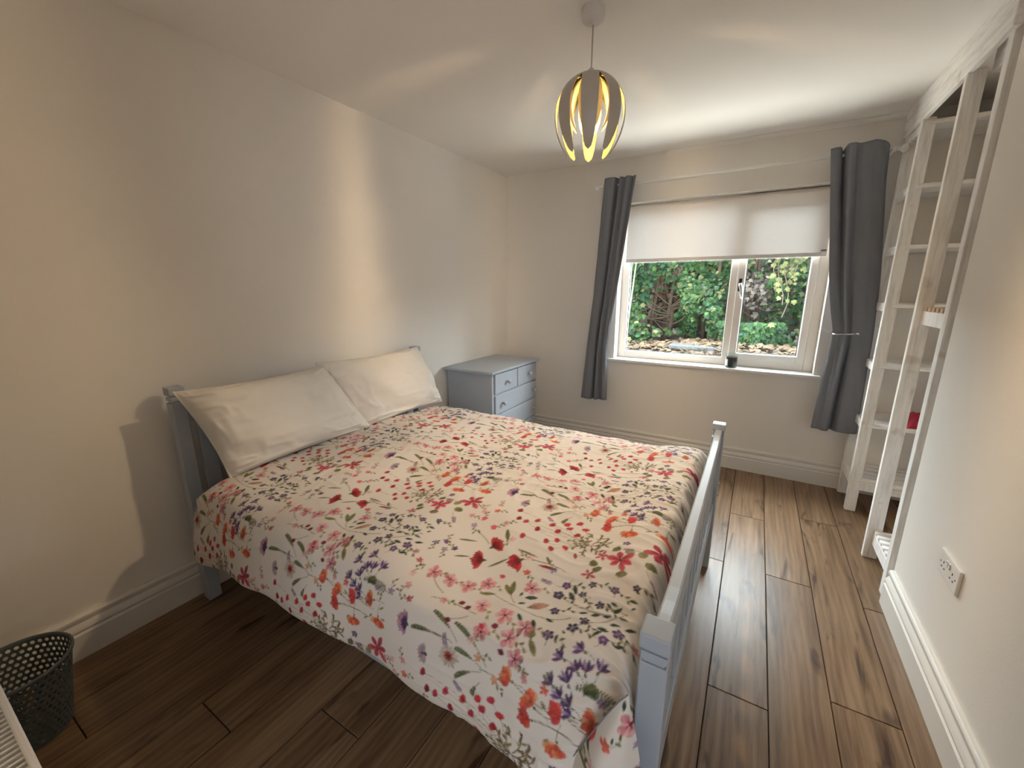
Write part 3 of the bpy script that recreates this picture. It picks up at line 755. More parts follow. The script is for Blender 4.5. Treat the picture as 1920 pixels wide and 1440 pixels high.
# ------------------------------------------------------------------ duvet: one draped sheet
def build_duvet():
    DX0_, DX1_ = -1.87, BX1-PW-.004
    STEP = 0.0032
    # cross-section (y, z) from near hem, up, over the top, down the far side; hem rolls under
    sec = np.array([(.660,.445),(.640,.38),(.622,.355),(.604,.352),(.600,.372),(.606,.42),(.620,.49),(.640,.555),(.672,.600),(.735,.622),(.85,.630),(1.1,.640),(1.4,.645),
                    (1.7,.640),(1.95,.628),(2.05,.616),(2.115,.590),(2.150,.545),(2.165,.48),(2.172,.40),(2.165,.37),(2.15,.38)])
    # Catmull-Rom resample by arc length
    P = []
    for i in range(len(sec)-1):
        p0, p1, p2, p3 = sec[max(i-1, 0)], sec[i], sec[i+1], sec[min(i+2, len(sec)-1)]
        for t in np.linspace(0, 1, 30, endpoint=False):
            P.append(.5*((2*p1)+(-p0+p2)*t+(2*p0-5*p1+4*p2-p3)*t*t+(-p0+3*p1-3*p2+p3)*t**3))
    P.append(sec[-1]); P = np.array(P)
    s = np.r_[0, np.cumsum(np.hypot(*np.diff(P, axis=0).T))]
    nv = int(s[-1]/STEP); sv = np.linspace(0, s[-1], nv)
    Yc = np.interp(sv, s, P[:, 0]); Zc = np.interp(sv, s, P[:, 1])
    s75 = np.interp(.75, P[200:500, 0], s[200:500])     # arc position where y = .75
    vprint = sv-s75+.75
    nu = int((DX1_-DX0_)/STEP); xs = np.linspace(DX0_, DX1_, nu)
    U = (xs-DX0_)/(DX1_-DX0_)
    X = np.repeat(xs[:, None], nv, 1); Y = np.repeat(Yc[None], nu, 0); Z = np.repeat(Zc[None], nu, 0)
    side = np.clip((.60-Zc)/.22, 0, 1)*(Yc < 1.2); far = np.clip((.60-Zc)/.2, 0, 1)*(Yc > 1.2)
    topm = np.clip((Zc-.57)/.05, 0, 1)
    # hem: higher towards the foot, waving
    hemz = .285+.085*np.clip((xs+1.86)/.35, 0, 1)+.022*np.clip((xs+1.4)/1.2, 0, 1)+.006*np.sin(xs*9)+.005*np.sin(xs*23+1)
    k = (hemz-.352)[:, None]
    Z += k*np.clip((.60-Zc)/.25, 0, 1)[None]*(Yc < 1.2)[None]
    Y += (.012*np.sin(xs*6.5+.6)+.007*np.sin(xs*15+2))[:, None]*side[None]
    Y += (.014*np.sin(xs*7.5)+.006*np.sin(xs*19))[:, None]*far[None]
    # foot end sinks behind the footboard, head end falls off
    foot = np.clip((xs-(DX1_-.05))/.05, 0, 1)**2.4
    Z += (.022*np.exp(-((xs-DX1_+.10)/.12)**2)-.075*foot)[:, None]*topm[None]
    foots = np.clip((xs-(DX1_-.10))/.10, 0, 1)**2
    Y += .05*foots[:, None]*side[None]
    head = np.clip((DX0_+.05-xs)/.05, 0, 1)**2
    Z -= .03*head[:, None]*topm[None]
    # puff and wrinkles
    Z += topm[None]*(.008*smooth_noise((nu, nv), (7, 8), 3)+.004*smooth_noise((nu, nv), (16, 16), 4))
    w = smooth_noise((nu, nv), (14, 60), 21); w2 = smooth_noise((nu, nv), (26, 34), 22); w3 = smooth_noise((nu, nv), (60, 22), 23)
    env = np.clip(.35+.5*smooth_noise((nu, nv), (5, 6), 24), 0, 1)
    foot2 = np.clip((xs+.75)/.6, 0, 1)[:, None]
    ridge = lambda q: 1-np.abs(np.clip(q, -1, 1))
    d = .0046*env*ridge(w2*1.4)+.0050*foot2*ridge(w*1.1)+.0024*env*ridge(w3*1.3)
    near_corner = np.exp(-(((X+.14)/.35)**2+((np.repeat(vprint[None], nu, 0)-.55)/.28)**2))
    ang = np.arctan2(np.repeat(vprint[None], nu, 0)-.70, X+.10)
    d += .006*near_corner*ridge(np.sin(ang*9+1.0)*1.2)
    N = np.cross(np.gradient(np.stack([X, Y, Z], -1), axis=0), np.gradient(np.stack([X, Y, Z], -1), axis=1))
    N /= np.linalg.norm(N, axis=-1, keepdims=True)+1e-12
    if N[nu//2, nv//2, 2] < 0: N = -N
    V = np.stack([X, Y, Z], -1)+N*d[..., None]
    V[..., 2] = np.maximum(V[..., 2], .20)
    o = np_mesh('duvet', V.reshape(-1, 3), grid_faces(nu, nv), M['print'])
    set_color(o, 'print', sample_tile(X, np.repeat(vprint[None], nu, 0)).reshape(-1, 3))
    tag(o, 'white duvet printed with red, pink and purple wild flowers, spread over the bed', 'duvet')
    # loose corner at the foot: the end panel of the cover hanging over the post
    n1, n2 = 90, 120
    a = np.linspace(0, 1, n1)[:, None]; b = np.linspace(0, 1, n2)[None]
    top = np.array((BX1-.070, .655, .735)); 
    xL = -.123-.175*b**.85; xR = -.118+.072*b**.8
    zL = .668-.40*b; zR = .635-.33*b
    X = xL*(1-a)+xR*a; Z = zL*(1-a)+zR*a
    Y = .628-.055*np.sin(np.pi*np.clip(a*.85+.1, 0, 1))*np.clip(b*3, 0, 1)+.006*np.sin(a*14+b*3)*b-.014*b+.0*a
    V = np.stack([X, Y+0*X, Z], -1)
    c = np_mesh('cover_end', V.reshape(-1, 3), grid_faces(n1, n2), M['print'], o)
    set_color(c, 'print', sample_tile(X*1.0+.33, .42-(Z-.4)).reshape(-1, 3))
    sm = MB().tube([tuple(V[0, i]-np.array((0.0, .004, 0))) for i in range(0, n2, 6)], .0012, 6)
    sm.build('seam', M['curtain'], o, smooth=True)
    return o
build_duvet()

# ------------------------------------------------------------------ pillows
def pillow(label, corners, thick, seed, group='pillows against the headboard'):
    """corners: bottom-near, bottom-far, top-far, top-near (world)"""
    A, B, C, Dd = [np.array(p, float) for p in corners]; n = 88
    u = np.sin(np.linspace(-1, 1, n+1)*math.pi/2); uu, vv = np.meshgrid(u, u, indexing='ij')
    # pull edges in between the corners
    su = uu*(1-.05*(1-vv**2)*uu**2); sv = vv*(1-.08*(1-uu**2)*vv**2)
    a = (su+1)/2; b = (sv+1)/2
    P = (A[None, None]*((1-a)*(1-b))[..., None]+B*(a*(1-b))[..., None]+C*(a*b)[..., None]+Dd*((1-a)*b)[..., None])
    nrm = np.cross(B-A, Dd-A); nrm /= np.linalg.norm(nrm)
    if nrm[0] < 0: nrm = -nrm
    t = thick*.5*np.clip(1-np.abs(uu)**2.8, 0, 1)**.5*np.clip(1-np.abs(vv)**2.6, 0, 1)**.5
    nz = smooth_noise(uu.shape, (5, 4), seed)*.010+smooth_noise(uu.shape, (12, 9), seed+1)*.004
    r = lambda q: 1-np.abs(np.clip(q, -1, 1))
    nz += .009*r(smooth_noise(uu.shape, (6, 13), seed+2)*1.6)*np.clip(1.3-t/thick*1.6, .35, 1)+.006*r(smooth_noise(uu.shape, (12, 7), seed+3)*1.6)*np.clip(np.abs(uu)*1.4-.2, 0, 1)
    edge = np.clip((1-np.maximum(np.abs(uu), np.abs(vv)))*12, 0, 1)
    F = P+nrm*(t+nz*edge)[..., None]; K = P-nrm*(t*.8+.3*nz*edge)[..., None]
    V = np.concatenate([F.reshape(-1, 3), K.reshape(-1, 3)]); g = grid_faces(n+1, n+1)
    o = np_mesh('pillow', V, np.concatenate([g, (g+(n+1)**2)[:, ::-1]]), M['pillow'])
    bm = bmesh.new(); bm.from_mesh(o.data); bmesh.ops.remove_doubles(bm, verts=bm.verts[:], dist=1e-5); bmesh.ops.recalc_face_normals(bm, faces=bm.faces[:]); bm.to_mesh(o.data); bm.free()
    o.data.shade_smooth()
    ring = [F[0, j] for j in range(0, n+1, 2)]
    pp = MB().tube([tuple(p+nrm*.002) for p in ring], .005, 6).build('edge_seam', M['pillow'], o, smooth=True)
    return tag(o, label, 'pillow', group)
pillow('cream cotton pillow with a long edge seam, next to the near headboard post', ((-1.818, .757, .622), (-1.818, 1.50, .622), (-1.965, 1.335, 1.00), (-1.955, .665, .998)), .20, 60)
pillow('smaller-looking cream pillow with a puckered far end, nearest the grey chest', ((-1.84, 1.44, .618), (-1.86, 2.165, .612), (-1.965, 2.05, 1.012), (-1.975, 1.30, 1.015)), .19, 70)

# ================================================================== CHEST OF DRAWERS
def chest():
    x0, x1, y0, y1, zt = L+.030, -1.663, 2.514, 3.245, .785
    c = thing('chest_of_drawers', ((x0+x1)/2, (y0+y1)/2, 0), 'grey painted chest of drawers with round knobs in the room corner', 'chest')
    b = MB()
    b.box(x0, x1, y0, y0+.022, .0, zt-.022, .002).box(x0, x1, y1-.022, y1, .0, zt-.022, .002)
    b.box(x0, x0+.01, y0+.022, y1-.022, .06, zt-.022)
    for z in (.598, .434, .266, .090): b.box(x0+.01, x1-.002, y0+.022, y1-.022, z-.018, z)
    b.box(x0+.01, x1-.006, 2.877, 2.893, .598, zt-.022)
    b.build('carcass', M['greypaint'], c)
    MB().box(L+.004, x1+.022, y0-.026, y1+.03, zt-.022, zt, .008, 3).build('top', M['greypaint'], c)
    MB().box(x0+.05, x1-.004, y0+.022, y1-.022, .0, .066, .003).build('plinth', M['greypaint'], c)
    def drawer(ya, yb, za, zb, knobs):
        d = MB().box(x1-.012, x1+.012, ya, yb, za, zb, .005, 2).box(x1-.3, x1-.012, ya+.01, yb-.01, za+.012, zb-.02).build('drawer', M['greypaint'], c)
        for ky in knobs:
            kz = (za+zb)/2
            m = MB().lathe([(0, -.0), (.010, 0), (.007, .010), (.007, .014), (.014, .018), (.0165, .025), (.0145, .032), (.008, .0355), (0, .036)], (x1+.012, ky, kz), 16, 'x')
            m.build('knob', M['greypaint'], d, smooth=True)
    drawer(2.545, 2.877, .602, .756, (2.715,)); drawer(2.893, 3.215, .602, .756, (3.075,))
    for za, zb in ((.438, .592), (.270, .428), (.094, .260)): drawer(2.545, 3.215, za, zb, (2.645, 3.15))
chest()

# ================================================================== PENDANT LAMP
def lamp():
    t = thing('pendant_lamp', (LAMP_X, LAMP_Y, H), 'lit pendant lamp with a shade of curved petal strips', 'lamp')
    MB().lathe([(0, 0), (.043, 0), (.0445, -.006), (.042, -.036), (.036, -.041), (.010, -.043), (.008, -.052), (0, -.054)], (LAMP_X, LAMP_Y, H), 28).build('ceiling_rose', M['rose'], t, autosmooth=40)
    ztop = 2.186
    MB().tube([(LAMP_X, LAMP_Y, H-.05), (LAMP_X, LAMP_Y, ztop+.01)], .0032, 8).build('flex', M['flex'], t, smooth=True)
    MB().lathe([(.004, .024), (.014, .014), (.020, .004), (.020, -.05), (.016, -.055), (.016, -.080), (0, -.080)], (LAMP_X, LAMP_Y, ztop), 20).build('lamp_holder', M['rose'], t, autosmooth=40)
    def petals(prof, half, n, off, name, tipw=.10):
        pr = np.array(prof); tt = np.linspace(0, 1, 26)
        s = np.r_[0, np.cumsum(np.hypot(*np.diff(pr, axis=0).T))]; s /= s[-1]
        # smooth the profile
        def cr(tv):
            i = min(np.searchsorted(s, tv, side='right')-1, len(pr)-2); f = (tv-s[i])/(s[i+1]-s[i])
            p0, p1, p2, p3 = pr[max(i-1, 0)], pr[i], pr[i+1], pr[min(i+2, len(pr)-1)]
            return .5*((2*p1)+(-p0+p2)*f+(2*p0-5*p1+4*p2-p3)*f*f+(-p0+3*p1-3*p2+p3)*f**3)
        rz = [cr(min(v, .9999)) for v in tt]
        for k in range(n):
            a0 = off+2*math.pi*k/n; ca, sa = math.cos(a0), math.sin(a0); m = MB(); rows = []
            for (r, z), v in zip(rz, tt):
                w = half*min(1, .76+1.1*v)*(1 if v < .45 else math.sqrt(max(0.0, 1-((v-.45)/.55)**2)) if v < .999 else 0)
                w = max(w, .0015); rows.append((r, z, w))
            vs = []; q = 7
            for side in (0, 1):
                for r, z, w in rows:
                    for j in range(q):
                        h = -1+2*j/(q-1); rr = r-(.0022 if side else 0); an = h*w/max(.035, rr)
                        x = rr*math.cos(an); y = rr*math.sin(an)
                        vs.append((LAMP_X+x*ca-y*sa, LAMP_Y+x*sa+y*ca, z))
            nr = len(rows); fs = []
            for i in range(nr-1):
                for j in range(q-1):
                    a = i*q+j; fs.append((a, a+1, a+q+1, a+q)); b = nr*q+a; fs.append((b, b+q, b+q+1, b+1))
                for j in (0, q-1):
                    a = i*q+j; fs.append((a, a+q, nr*q+a+q, nr*q+a))
            for i in (0, nr-1):
                for j in range(q-1):
                    a = i*q+j; fs.append((a, a+1, nr*q+a+1, nr*q+a))
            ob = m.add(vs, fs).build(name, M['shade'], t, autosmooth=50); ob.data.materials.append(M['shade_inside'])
            for p in ob.data.polygons:      # lacquer outside, dark glow tint inside
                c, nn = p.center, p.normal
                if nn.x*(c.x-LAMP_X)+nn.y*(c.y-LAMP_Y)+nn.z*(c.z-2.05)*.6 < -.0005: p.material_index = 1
    facing = math.atan2(-LAMP_Y, -LAMP_X)     # one strip turned towards the doorway
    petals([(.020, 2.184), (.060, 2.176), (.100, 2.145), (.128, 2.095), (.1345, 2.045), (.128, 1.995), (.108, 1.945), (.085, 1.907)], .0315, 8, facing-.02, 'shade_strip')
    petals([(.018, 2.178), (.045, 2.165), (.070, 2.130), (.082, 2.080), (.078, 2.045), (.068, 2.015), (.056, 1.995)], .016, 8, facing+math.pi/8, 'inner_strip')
    MB().lathe([(0, .03), (.012, .03), (.013, .012), (.020, -.004), (.0285, -.026), (.030, -.040), (.026, -.056), (.014, -.067), (0, -.070)], (LAMP_X, LAMP_Y, ztop-.105), 18).build('bulb', M['bulb'], t, smooth=True)
lamp()

# ================================================================== CURTAINS, ROD, BLIND
RY, RZ = D-.09, 2.188
rod = thing('curtain_rod', (-.33, RY, RZ), 'thin white curtain rod with ball ends above the window', 'curtain rod')
MB().tube([(-1.19, RY, RZ), (.60, RY, RZ)], .0085, 12).build('pole', M['white_metal'], rod, smooth=True)
for x, s in ((-1.19, -1), (.60, 1)):
    MB().lathe([(0, -.0), (.011, 0), (.0125, .006), (.008, .009), (.010, .013), (.020, .020), (.024, .030), (.0215, .042), (.012, .050), (0, .052)] if s > 0 else
               [(0, 0), (.011, 0), (.0125, -.006), (.008, -.009), (.010, -.013), (.020, -.020), (.024, -.030), (.0215, -.042), (.012, -.050), (0, -.052)], (x, RY, RZ), 18, 'x').build('finial', M['white_metal'], rod, autosmooth=40)
for x in (-1.175, .585):
    MB().tube([(x, D, RZ-.005), (x, RY+.01, RZ-.005)], .006, 10).box(x-.014, x+.014, D-.006, D, RZ-.03, RZ+.03, .002).tube([(x-.008, RY, RZ), (x+.008, RY, RZ)], .0145, 14).build('bracket', M['white_metal'], rod, autosmooth=40)

def interp(x, tab):
    a = np.array(tab, float); return np.interp(x, a[:, 0], a[:, 1])
def curtain(label, left, right, prof_top, prof_bot, y_tab, z0, z1, nz=90, ns=150, dense=None, tie=None, ztop_wave=None):
    """left/right: (z, x) tables; prof: (s, dy) pleat profiles at the top and the hem"""
    zs = np.linspace(z1, z0, nz); ss = np.linspace(0, 1, ns); V = np.zeros((nz, ns, 3))
    def prof(p):
        a = np.array(p, float); xs = ss
        f = np.interp(xs, a[:, 0], a[:, 1]); k = np.hanning(13); k /= k.sum()
        return np.convolve(np.pad(f, 6, 'edge'), k, 'valid')
    pt, pb = prof(prof_top), prof(prof_bot)
    la = sorted(left); ra = sorted(right); ya = sorted(y_tab)
    for i, z in enumerate(zs):
        t = (z1-z)/(z1-z0); t = t*t*(3-2*t); xl = interp(z, la); xr = interp(z, ra); y = interp(z, ya)
        p = pt*(1-t)+pb*t
        sq = 1.0
        if tie: sq = 1-.45*math.exp(-((z-tie)/.10)**2)
        V[i, :, 0] = xl+(xr-xl)*ss+.004*np.sin(ss*40+z*3)*.3
        V[i, :, 1] = y+p*sq+.0015*np.sin(z*24+ss*18)
        V[i, :, 2] = z
    if ztop_wave is not None:
        V[:, :, 2] += np.interp(ss, *zip(*ztop_wave))[None]*np.linspace(1, 0, nz)[:, None]**3
    # smooth vertically so the drape has no kinks
    for _ in range(6): V[1:-1, :, 0] = (V[:-2, :, 0]+2*V[1:-1, :, 0]+V[2:, :, 0])/4
    o = np_mesh('curtain', V.reshape(-1, 3), grid_faces(nz, ns), M['curtain'])
    md = o.modifiers.new('thickness', 'SOLIDIFY'); md.thickness = .003; md.offset = 0
    return tag(o, label, 'curtain', 'grey curtains at the window'), V
cl, VL = curtain('grey curtain bunched narrow at the left side of the window, nearest the chest',
    [(2.24, -1.157), (1.82, -1.180), (1.31, -1.206), (.90, -1.243), (.44, -1.284)],
    [(2.24, -.905), (1.96, -.938), (1.48, -.993), (1.14, -1.042), (.95, -1.058), (.78, -1.060), (.44, -1.046)],
    [(0, .035), (.04, 0), (.12, -.022), (.25, -.028), (.38, -.014), (.43, .03), (.46, .045), (.49, .01), (.54, -.014), (.60, .0), (.64, .026), (.70, .0), (.78, -.012), (.84, .004), (.89, .03), (.94, .006), (1, .0)],
    [(0, .03), (.04, -.005), (.2, -.024), (.42, -.024), (.47, .03), (.50, .045), (.53, .0), (.60, -.024), (.66, .0), (.70, .03), (.78, .012), (.86, .0), (.93, .01), (1, .03)],
    [(2.24, RY-.034), (1.2, RY-.04), (.9, RY-.04), (.44, RY-.04)], .445, 2.235)
cr_, VR = curtain('wide grey curtain held back at the right side of the window, next to the shelving',
    [(2.24, .276), (1.79, .335), (1.46, .377), (1.26, .413), (1.10, .450), (.98, .443), (.80, .429), (.46, .412)],
    [(2.24, .562), (2.04, .572), (1.59, .622), (1.40, .640), (1.13, .655), (.79, .662), (.44, .668)],
    [(0, .0), (.10, -.008), (.16, -.004), (.21, .03), (.245, .055), (.27, .03), (.29, -.022), (.34, -.03), (.43, -.026), (.465, -.006), (.55, .0), (.7, -.012), (.85, -.008), (.95, .0), (1, .035)],
    [(0, .01), (.05, .0), (.16, .0), (.21, -.022), (.29, -.030), (.36, -.02), (.40, .03), (.435, .045), (.47, .01), (.55, -.012), (.7, -.02), (.85, -.014), (.95, -.005), (1, .03)],
    [(2.24, RY-.034), (1.4, RY-.034), (1.1, RY-.026), (.9, RY-.036), (.44, RY-.045)], .452, 2.232, tie=1.10,
    ztop_wave=[(0, -.004), (.2, .0), (.24, -.018), (.29, .008), (.5, .006), (.75, .012), (.9, .0), (1, -.02)])
hb = thing('curtain_holdback', (.45, D, 1.10), 'slim metal holdback arm with a ball end across the right curtain', 'holdback')
MB().tube([(.470, D-.004, 1.103), (.448, D-.03, 1.103), (.444, RY-.02, 1.104), (.447, RY-.066, 1.105), (.470, RY-.078, 1.105), (.52, RY-.078, 1.109), (.562, RY-.074, 1.112)], .0042, 8).build('arm', M['chrome'], hb, smooth=True)
MB().sphere((.566, RY-.074, 1.112), .0095, 14, 10).build('ball_end', M['chrome'], hb, smooth=True)
MB().tube([(.470, D, 1.103), (.470, D-.006, 1.103)], .018, 18).build('wall_plate', M['chrome'], hb, autosmooth=40)

bl = thing('roller_blind', (-.32, 3.58, WZ1), 'white roller blind pulled halfway down inside the window recess', 'blind')
BLY = 3.585
bx0, bx1 = WX0+.020, WX1-.012
MB().tube([(bx0+.012, BLY+.012, WZ1-.030), (bx1-.012, BLY+.012, WZ1-.030)], .021, 20).build('roller', M['blind'], bl, autosmooth=40)
nz_, nx_ = 24, 40
zz = np.linspace(WZ1-.032, 1.632, nz_); xx = np.linspace(bx0+.018, bx1-.018, nx_)
ZZ, XX = np.meshgrid(zz, xx, indexing='ij')
YY = BLY-.009+.0012*np.sin(XX*9+ZZ*3)
np_mesh('fabric', np.stack([XX, YY, ZZ], -1).reshape(-1, 3), grid_faces(nz_, nx_), M['blind'], bl)
MB().box(bx0+.018, bx1-.018, BLY-.017, BLY-.005, 1.606, 1.634, .004, 2).build('bottom_bar', M['white_plastic'], bl)
MB().box(bx1-.055, bx1-.022, BLY-.022, BLY-.016, 1.640, 1.650, .002).build('pull_tab', M['brass'], bl)
for x in (bx0, bx1-.012):
    MB().box(x, x+.012, BLY-.02, BLY+.035, WZ1-.062, WZ1-.002, .003).build('bracket', M['white_plastic'], bl)

# ================================================================== OPEN WARDROBE
def wardrobe():
    w = thing('open_wardrobe', (.94, 2.9, 0), 'whitewashed pine open wardrobe framing with slatted shelves in the alcove', 'wardrobe')
    mw = M['whitewash']; xf = .632
    MB().box(xf, xf+.058, 3.425, 3.455, 0, 2.26, .002).build('post', mw, w)
    MB().box(xf, xf+.056, 3.152, 3.184, 0, 2.26, .002).build('post', mw, w)
    p = MB().box(xf, xf+.024, 2.600, 2.628, 0, 2.26, .002).box(xf+.022, xf+.060, 2.6015, 2.632, 0, 2.26, .002).build('post', mw, w)
    MB().box(.648, .70, 2.27, 2.315, 0, 2.26, .002).build('post', mw, w)
    MB().box(xf-.002, xf+.022, WY+.001, D-.001, 2.252, H-.002, .003).build('fascia', M['whitewash_y'], w)
    MB().box(xf+.070, xf+.092, 2.316, 2.60, 2.235, 2.33, .003).build('rail', M['whitewash_y'], w)
    # far bay: plain board shelves between the second post and the window wall
    for z in (2.245, 1.938, 1.626, 1.306, .953, .585):
        s = MB().box(xf+.03, AX-.008, 3.145, D-.006, z-.022, z, .002)
        s.box(xf+.008, xf+.03, 3.186, 3.424, z-.045, z+.004, .002)
        s.build('shelf', M['whitewash_x'], w)
    # slatted shelf at the foot of the far bay
    b = MB().box(xf+.008, xf+.03, 3.186, 3.424, .16, .215, .002).box(xf+.03, AX-.008, 3.147, 3.167, .150, .196, .002).box(xf+.03, AX-.008, 3.452, 3.472, .150, .196, .002).build('slatted_shelf', mw, w)
    for y in (3.150, 3.222, 3.294, 3.366, 3.438): MB().box(xf+.032, AX-.010, y, y+.052, .197, .217, .002).build('slat', M['whitewash_x'], b)
    # near bay: slatted shelves between third post and right wall
    for z, raw in ((.150, False), (1.292, True)):
        b = MB().box(xf+.026, xf+.046, 2.317, 2.600, z-.062, z, .002).box(AX-.03, AX-.008, 2.31, 2.600, z-.062, z, .002)
        b.box(xf+.046, AX-.03, 2.582, 2.600, z-.06, z-.001, .002).box(xf+.046, AX-.03, 2.317, 2.335, z-.06, z-.001, .002)
        b = b.build('slatted_shelf', mw, w)
        n = 6
        for i in range(n):
            y = 2.319+i*.0485
            MB().box(xf+.026, AX-.012, y, y+.030, z+.0005, z+.0185, .002).build('slat', M['rawpine'] if raw else M['whitewash_x'], b)
    r = MB().tube([(AX-.28, 2.634, 1.98), (AX-.28, 3.144, 1.98)], .0125, 14).build('hanging_rail', M['chrome'], w, smooth=True)
wardrobe()

# folded red cloth on the lowest board shelf
def red_cloth():
    n = 30; u = np.linspace(-1, 1, n); U, V_ = np.meshgrid(u, u, indexing='ij')
    h = np.clip(1-np.abs(U)**3, 0, 1)**.6*np.clip(1-np.abs(V_)**3, 0, 1)**.6
    Z = .586+.062*h*(1+.25*smooth_noise(U.shape, (4, 5), 91))+.006*smooth_noise(U.shape, (9, 9), 92)*h
    X = .935+.085*U*(1+.1*smooth_noise(U.shape, (3, 4), 93)); Y = 3.275+.10*V_*(1+.1*smooth_noise(U.shape, (4, 3), 94))
    V = np.concatenate([np.stack([X, Y, Z], -1).reshape(-1, 3), np.stack([X, Y, 0*Z+.5858], -1).reshape(-1, 3)]); g = grid_faces(n, n)
    o = np_mesh('folded_cloth', V, np.concatenate([g, (g+n*n)[:, ::-1]]), M['red'])
    tag(o, 'crumpled red cloth lying on a low shelf of the open wardrobe', 'cloth')
red_cloth()

# ================================================================== SOCKET
def socket():
    y0, y1, z0, z1 = 1.690, 1.846, .430, .516; xw = R; f = xw-.0105
    t = thing('wall_socket', (xw, (y0+y1)/2, (z0+z1)/2), 'white double wall socket with two switches on the right wall', 'socket')
    MB().box(f, xw, y0, y1, z0, z1, .004, 2).build('faceplate', M['white_plastic'], t)
    ym = (y0+y1)/2; zm = (z0+z1)/2
    for k, yc in enumerate((ym+.036, ym-.036)):
        h = MB()
        for dy, dz, a, b in ((0, .011, .0022, .0045), (-.0112, -.0085, .0036, .0022), (.0112, -.0085, .0036, .0022)):
            h.box(f-.0006, f+.002, yc+dy-a, yc+dy+a, zm-.004+dz-b, zm-.004+dz+b)
        h.build('pin_holes', M['hole'], t)
        ys = ym+(.0085 if k == 0 else -.0085)
        sw = MB().box(f-.0035, f+.002, ys-.0065, ys+.0065, zm+.008, zm+.028, .001).build('switch', M['white_plastic'], t)
        MB().box(f-.0040, f-.0030, ys-.003, ys+.003, zm+.0225, zm+.0255).build('switch_mark', M['hole'], sw)
    for ys in (ym+.060, ym-.060):
        MB().tube([(f-.001, ys, zm), (f+.001, ys, zm)], .0032, 10).build('screw', M['brass'], t)
socket()

# ================================================================== CANDLE JAR
def candle():
    x, y, z = -.125, 3.535, WZ0
    t = thing('candle_jar', (x, y, z), 'dark candle in a clear glass jar on the window sill', 'candle')
    r = .042
    MB().lathe([(0, 0), (r*.94, 0), (r, .006), (r, .112), (r-.0012, .114), (r-.003, .112), (r-.003, .008), (0, .008)], (x, y, z), 28).build('jar', M['glass'], t, autosmooth=40)
    MB().lathe([(0, .0085), (r-.0035, .0085), (r-.0035, .084), (r-.008, .082), (0, .081)], (x, y, z), 28).build('wax', M['wax'], t, autosmooth=40)
    MB().tube([(x, y, z+.081), (x+.001, y, z+.094)], .0012, 6).build('wick', M['black'], t)
    lb = MB(); n = 12; vs = []; fs = []
    a0, a1 = math.radians(195), math.radians(238)
    for i in range(n+1):
        a = a0+(a1-a0)*i/n
        for rr, zz in ((r+.0005, .018), (r+.0005, .066), (r+.0010, .066), (r+.0010, .018)): vs.append((x+rr*math.cos(a), y+rr*math.sin(a), z+zz))
    for i in range(n):
        for k in range(4): fs.append((i*4+k, i*4+(k+1)%4, i*4+4+(k+1)%4, i*4+4+k))
    fs += [(0, 1, 2, 3), (n*4+3, n*4+2, n*4+1, n*4)]
    lb.add(vs, fs).build('label', M['label'], t)
candle()

# ================================================================== WASTE BIN
def waste_bin():
    cx, cy, h, r0, r1 = -1.855, .100, .262, .088, .1285
    t = thing('waste_bin', (cx, cy, 0), 'dark grey round plastic waste bin with a perforated rim, by the left skirting', 'bin')
    # perforated band with real openings, built as a lattice of staggered holes
    NH, rows, rb = 44, 13, .0
    vs = []; fs = []; zb, zt = .012, h-.012
    rad = lambda z: r0+(r1-r0)*z/h
    W_ = 2*math.pi/NH; dz = (zt-zb)/rows
    def pt(a, z): r = rad(z); return (cx+r*math.cos(a), cy+r*math.sin(a), z)
    m = MB()
    for j in range(rows):
        for i in range(NH):
            off = .5*(j % 2); a0 = (i+off)*W_; z0 = zb+j*dz
            outer = [pt(a0+W_*u, z0+dz*v) for u, v in ((0,0),(.5,0),(1,0),(1,.5),(1,1),(.5,1),(0,1),(0,.5))]
            k = .34
            inner = [pt(a0+W_*(.5+k*math.cos(q)), z0+dz*(.5+k*1.02*math.sin(q))) for q in [math.radians(225+45*s) for s in range(8)]]
            m.add(outer+inner, [(s, (s+1)%8, 8+(s+1)%8, 8+s) for s in range(8)])
    o = m.build('body', M['bin'], t)
    md = o.modifiers.new('wall', 'SOLIDIFY'); md.thickness = .0022; md.offset = 0
    MB().lathe([(rad(h-.014)-.001, h-.014), (rad(h-.014)+.002, h-.014), (r1+.004, h-.010), (r1+.005, h-.003), (r1+.002, h), (r1-.003, h-.001), (rad(h-.014)-.001, h-.014)], (cx, cy, 0), 48).build('rim', M['bin'], t, smooth=True)
    MB().lathe([(0, .004), (r0-.004, .004), (r0+.001, .013), (r0+.0035, .013), (r0+.001, 0), (0, 0)], (cx, cy, 0), 48).build('base', M['bin'], t, autosmooth=40)
waste_bin()

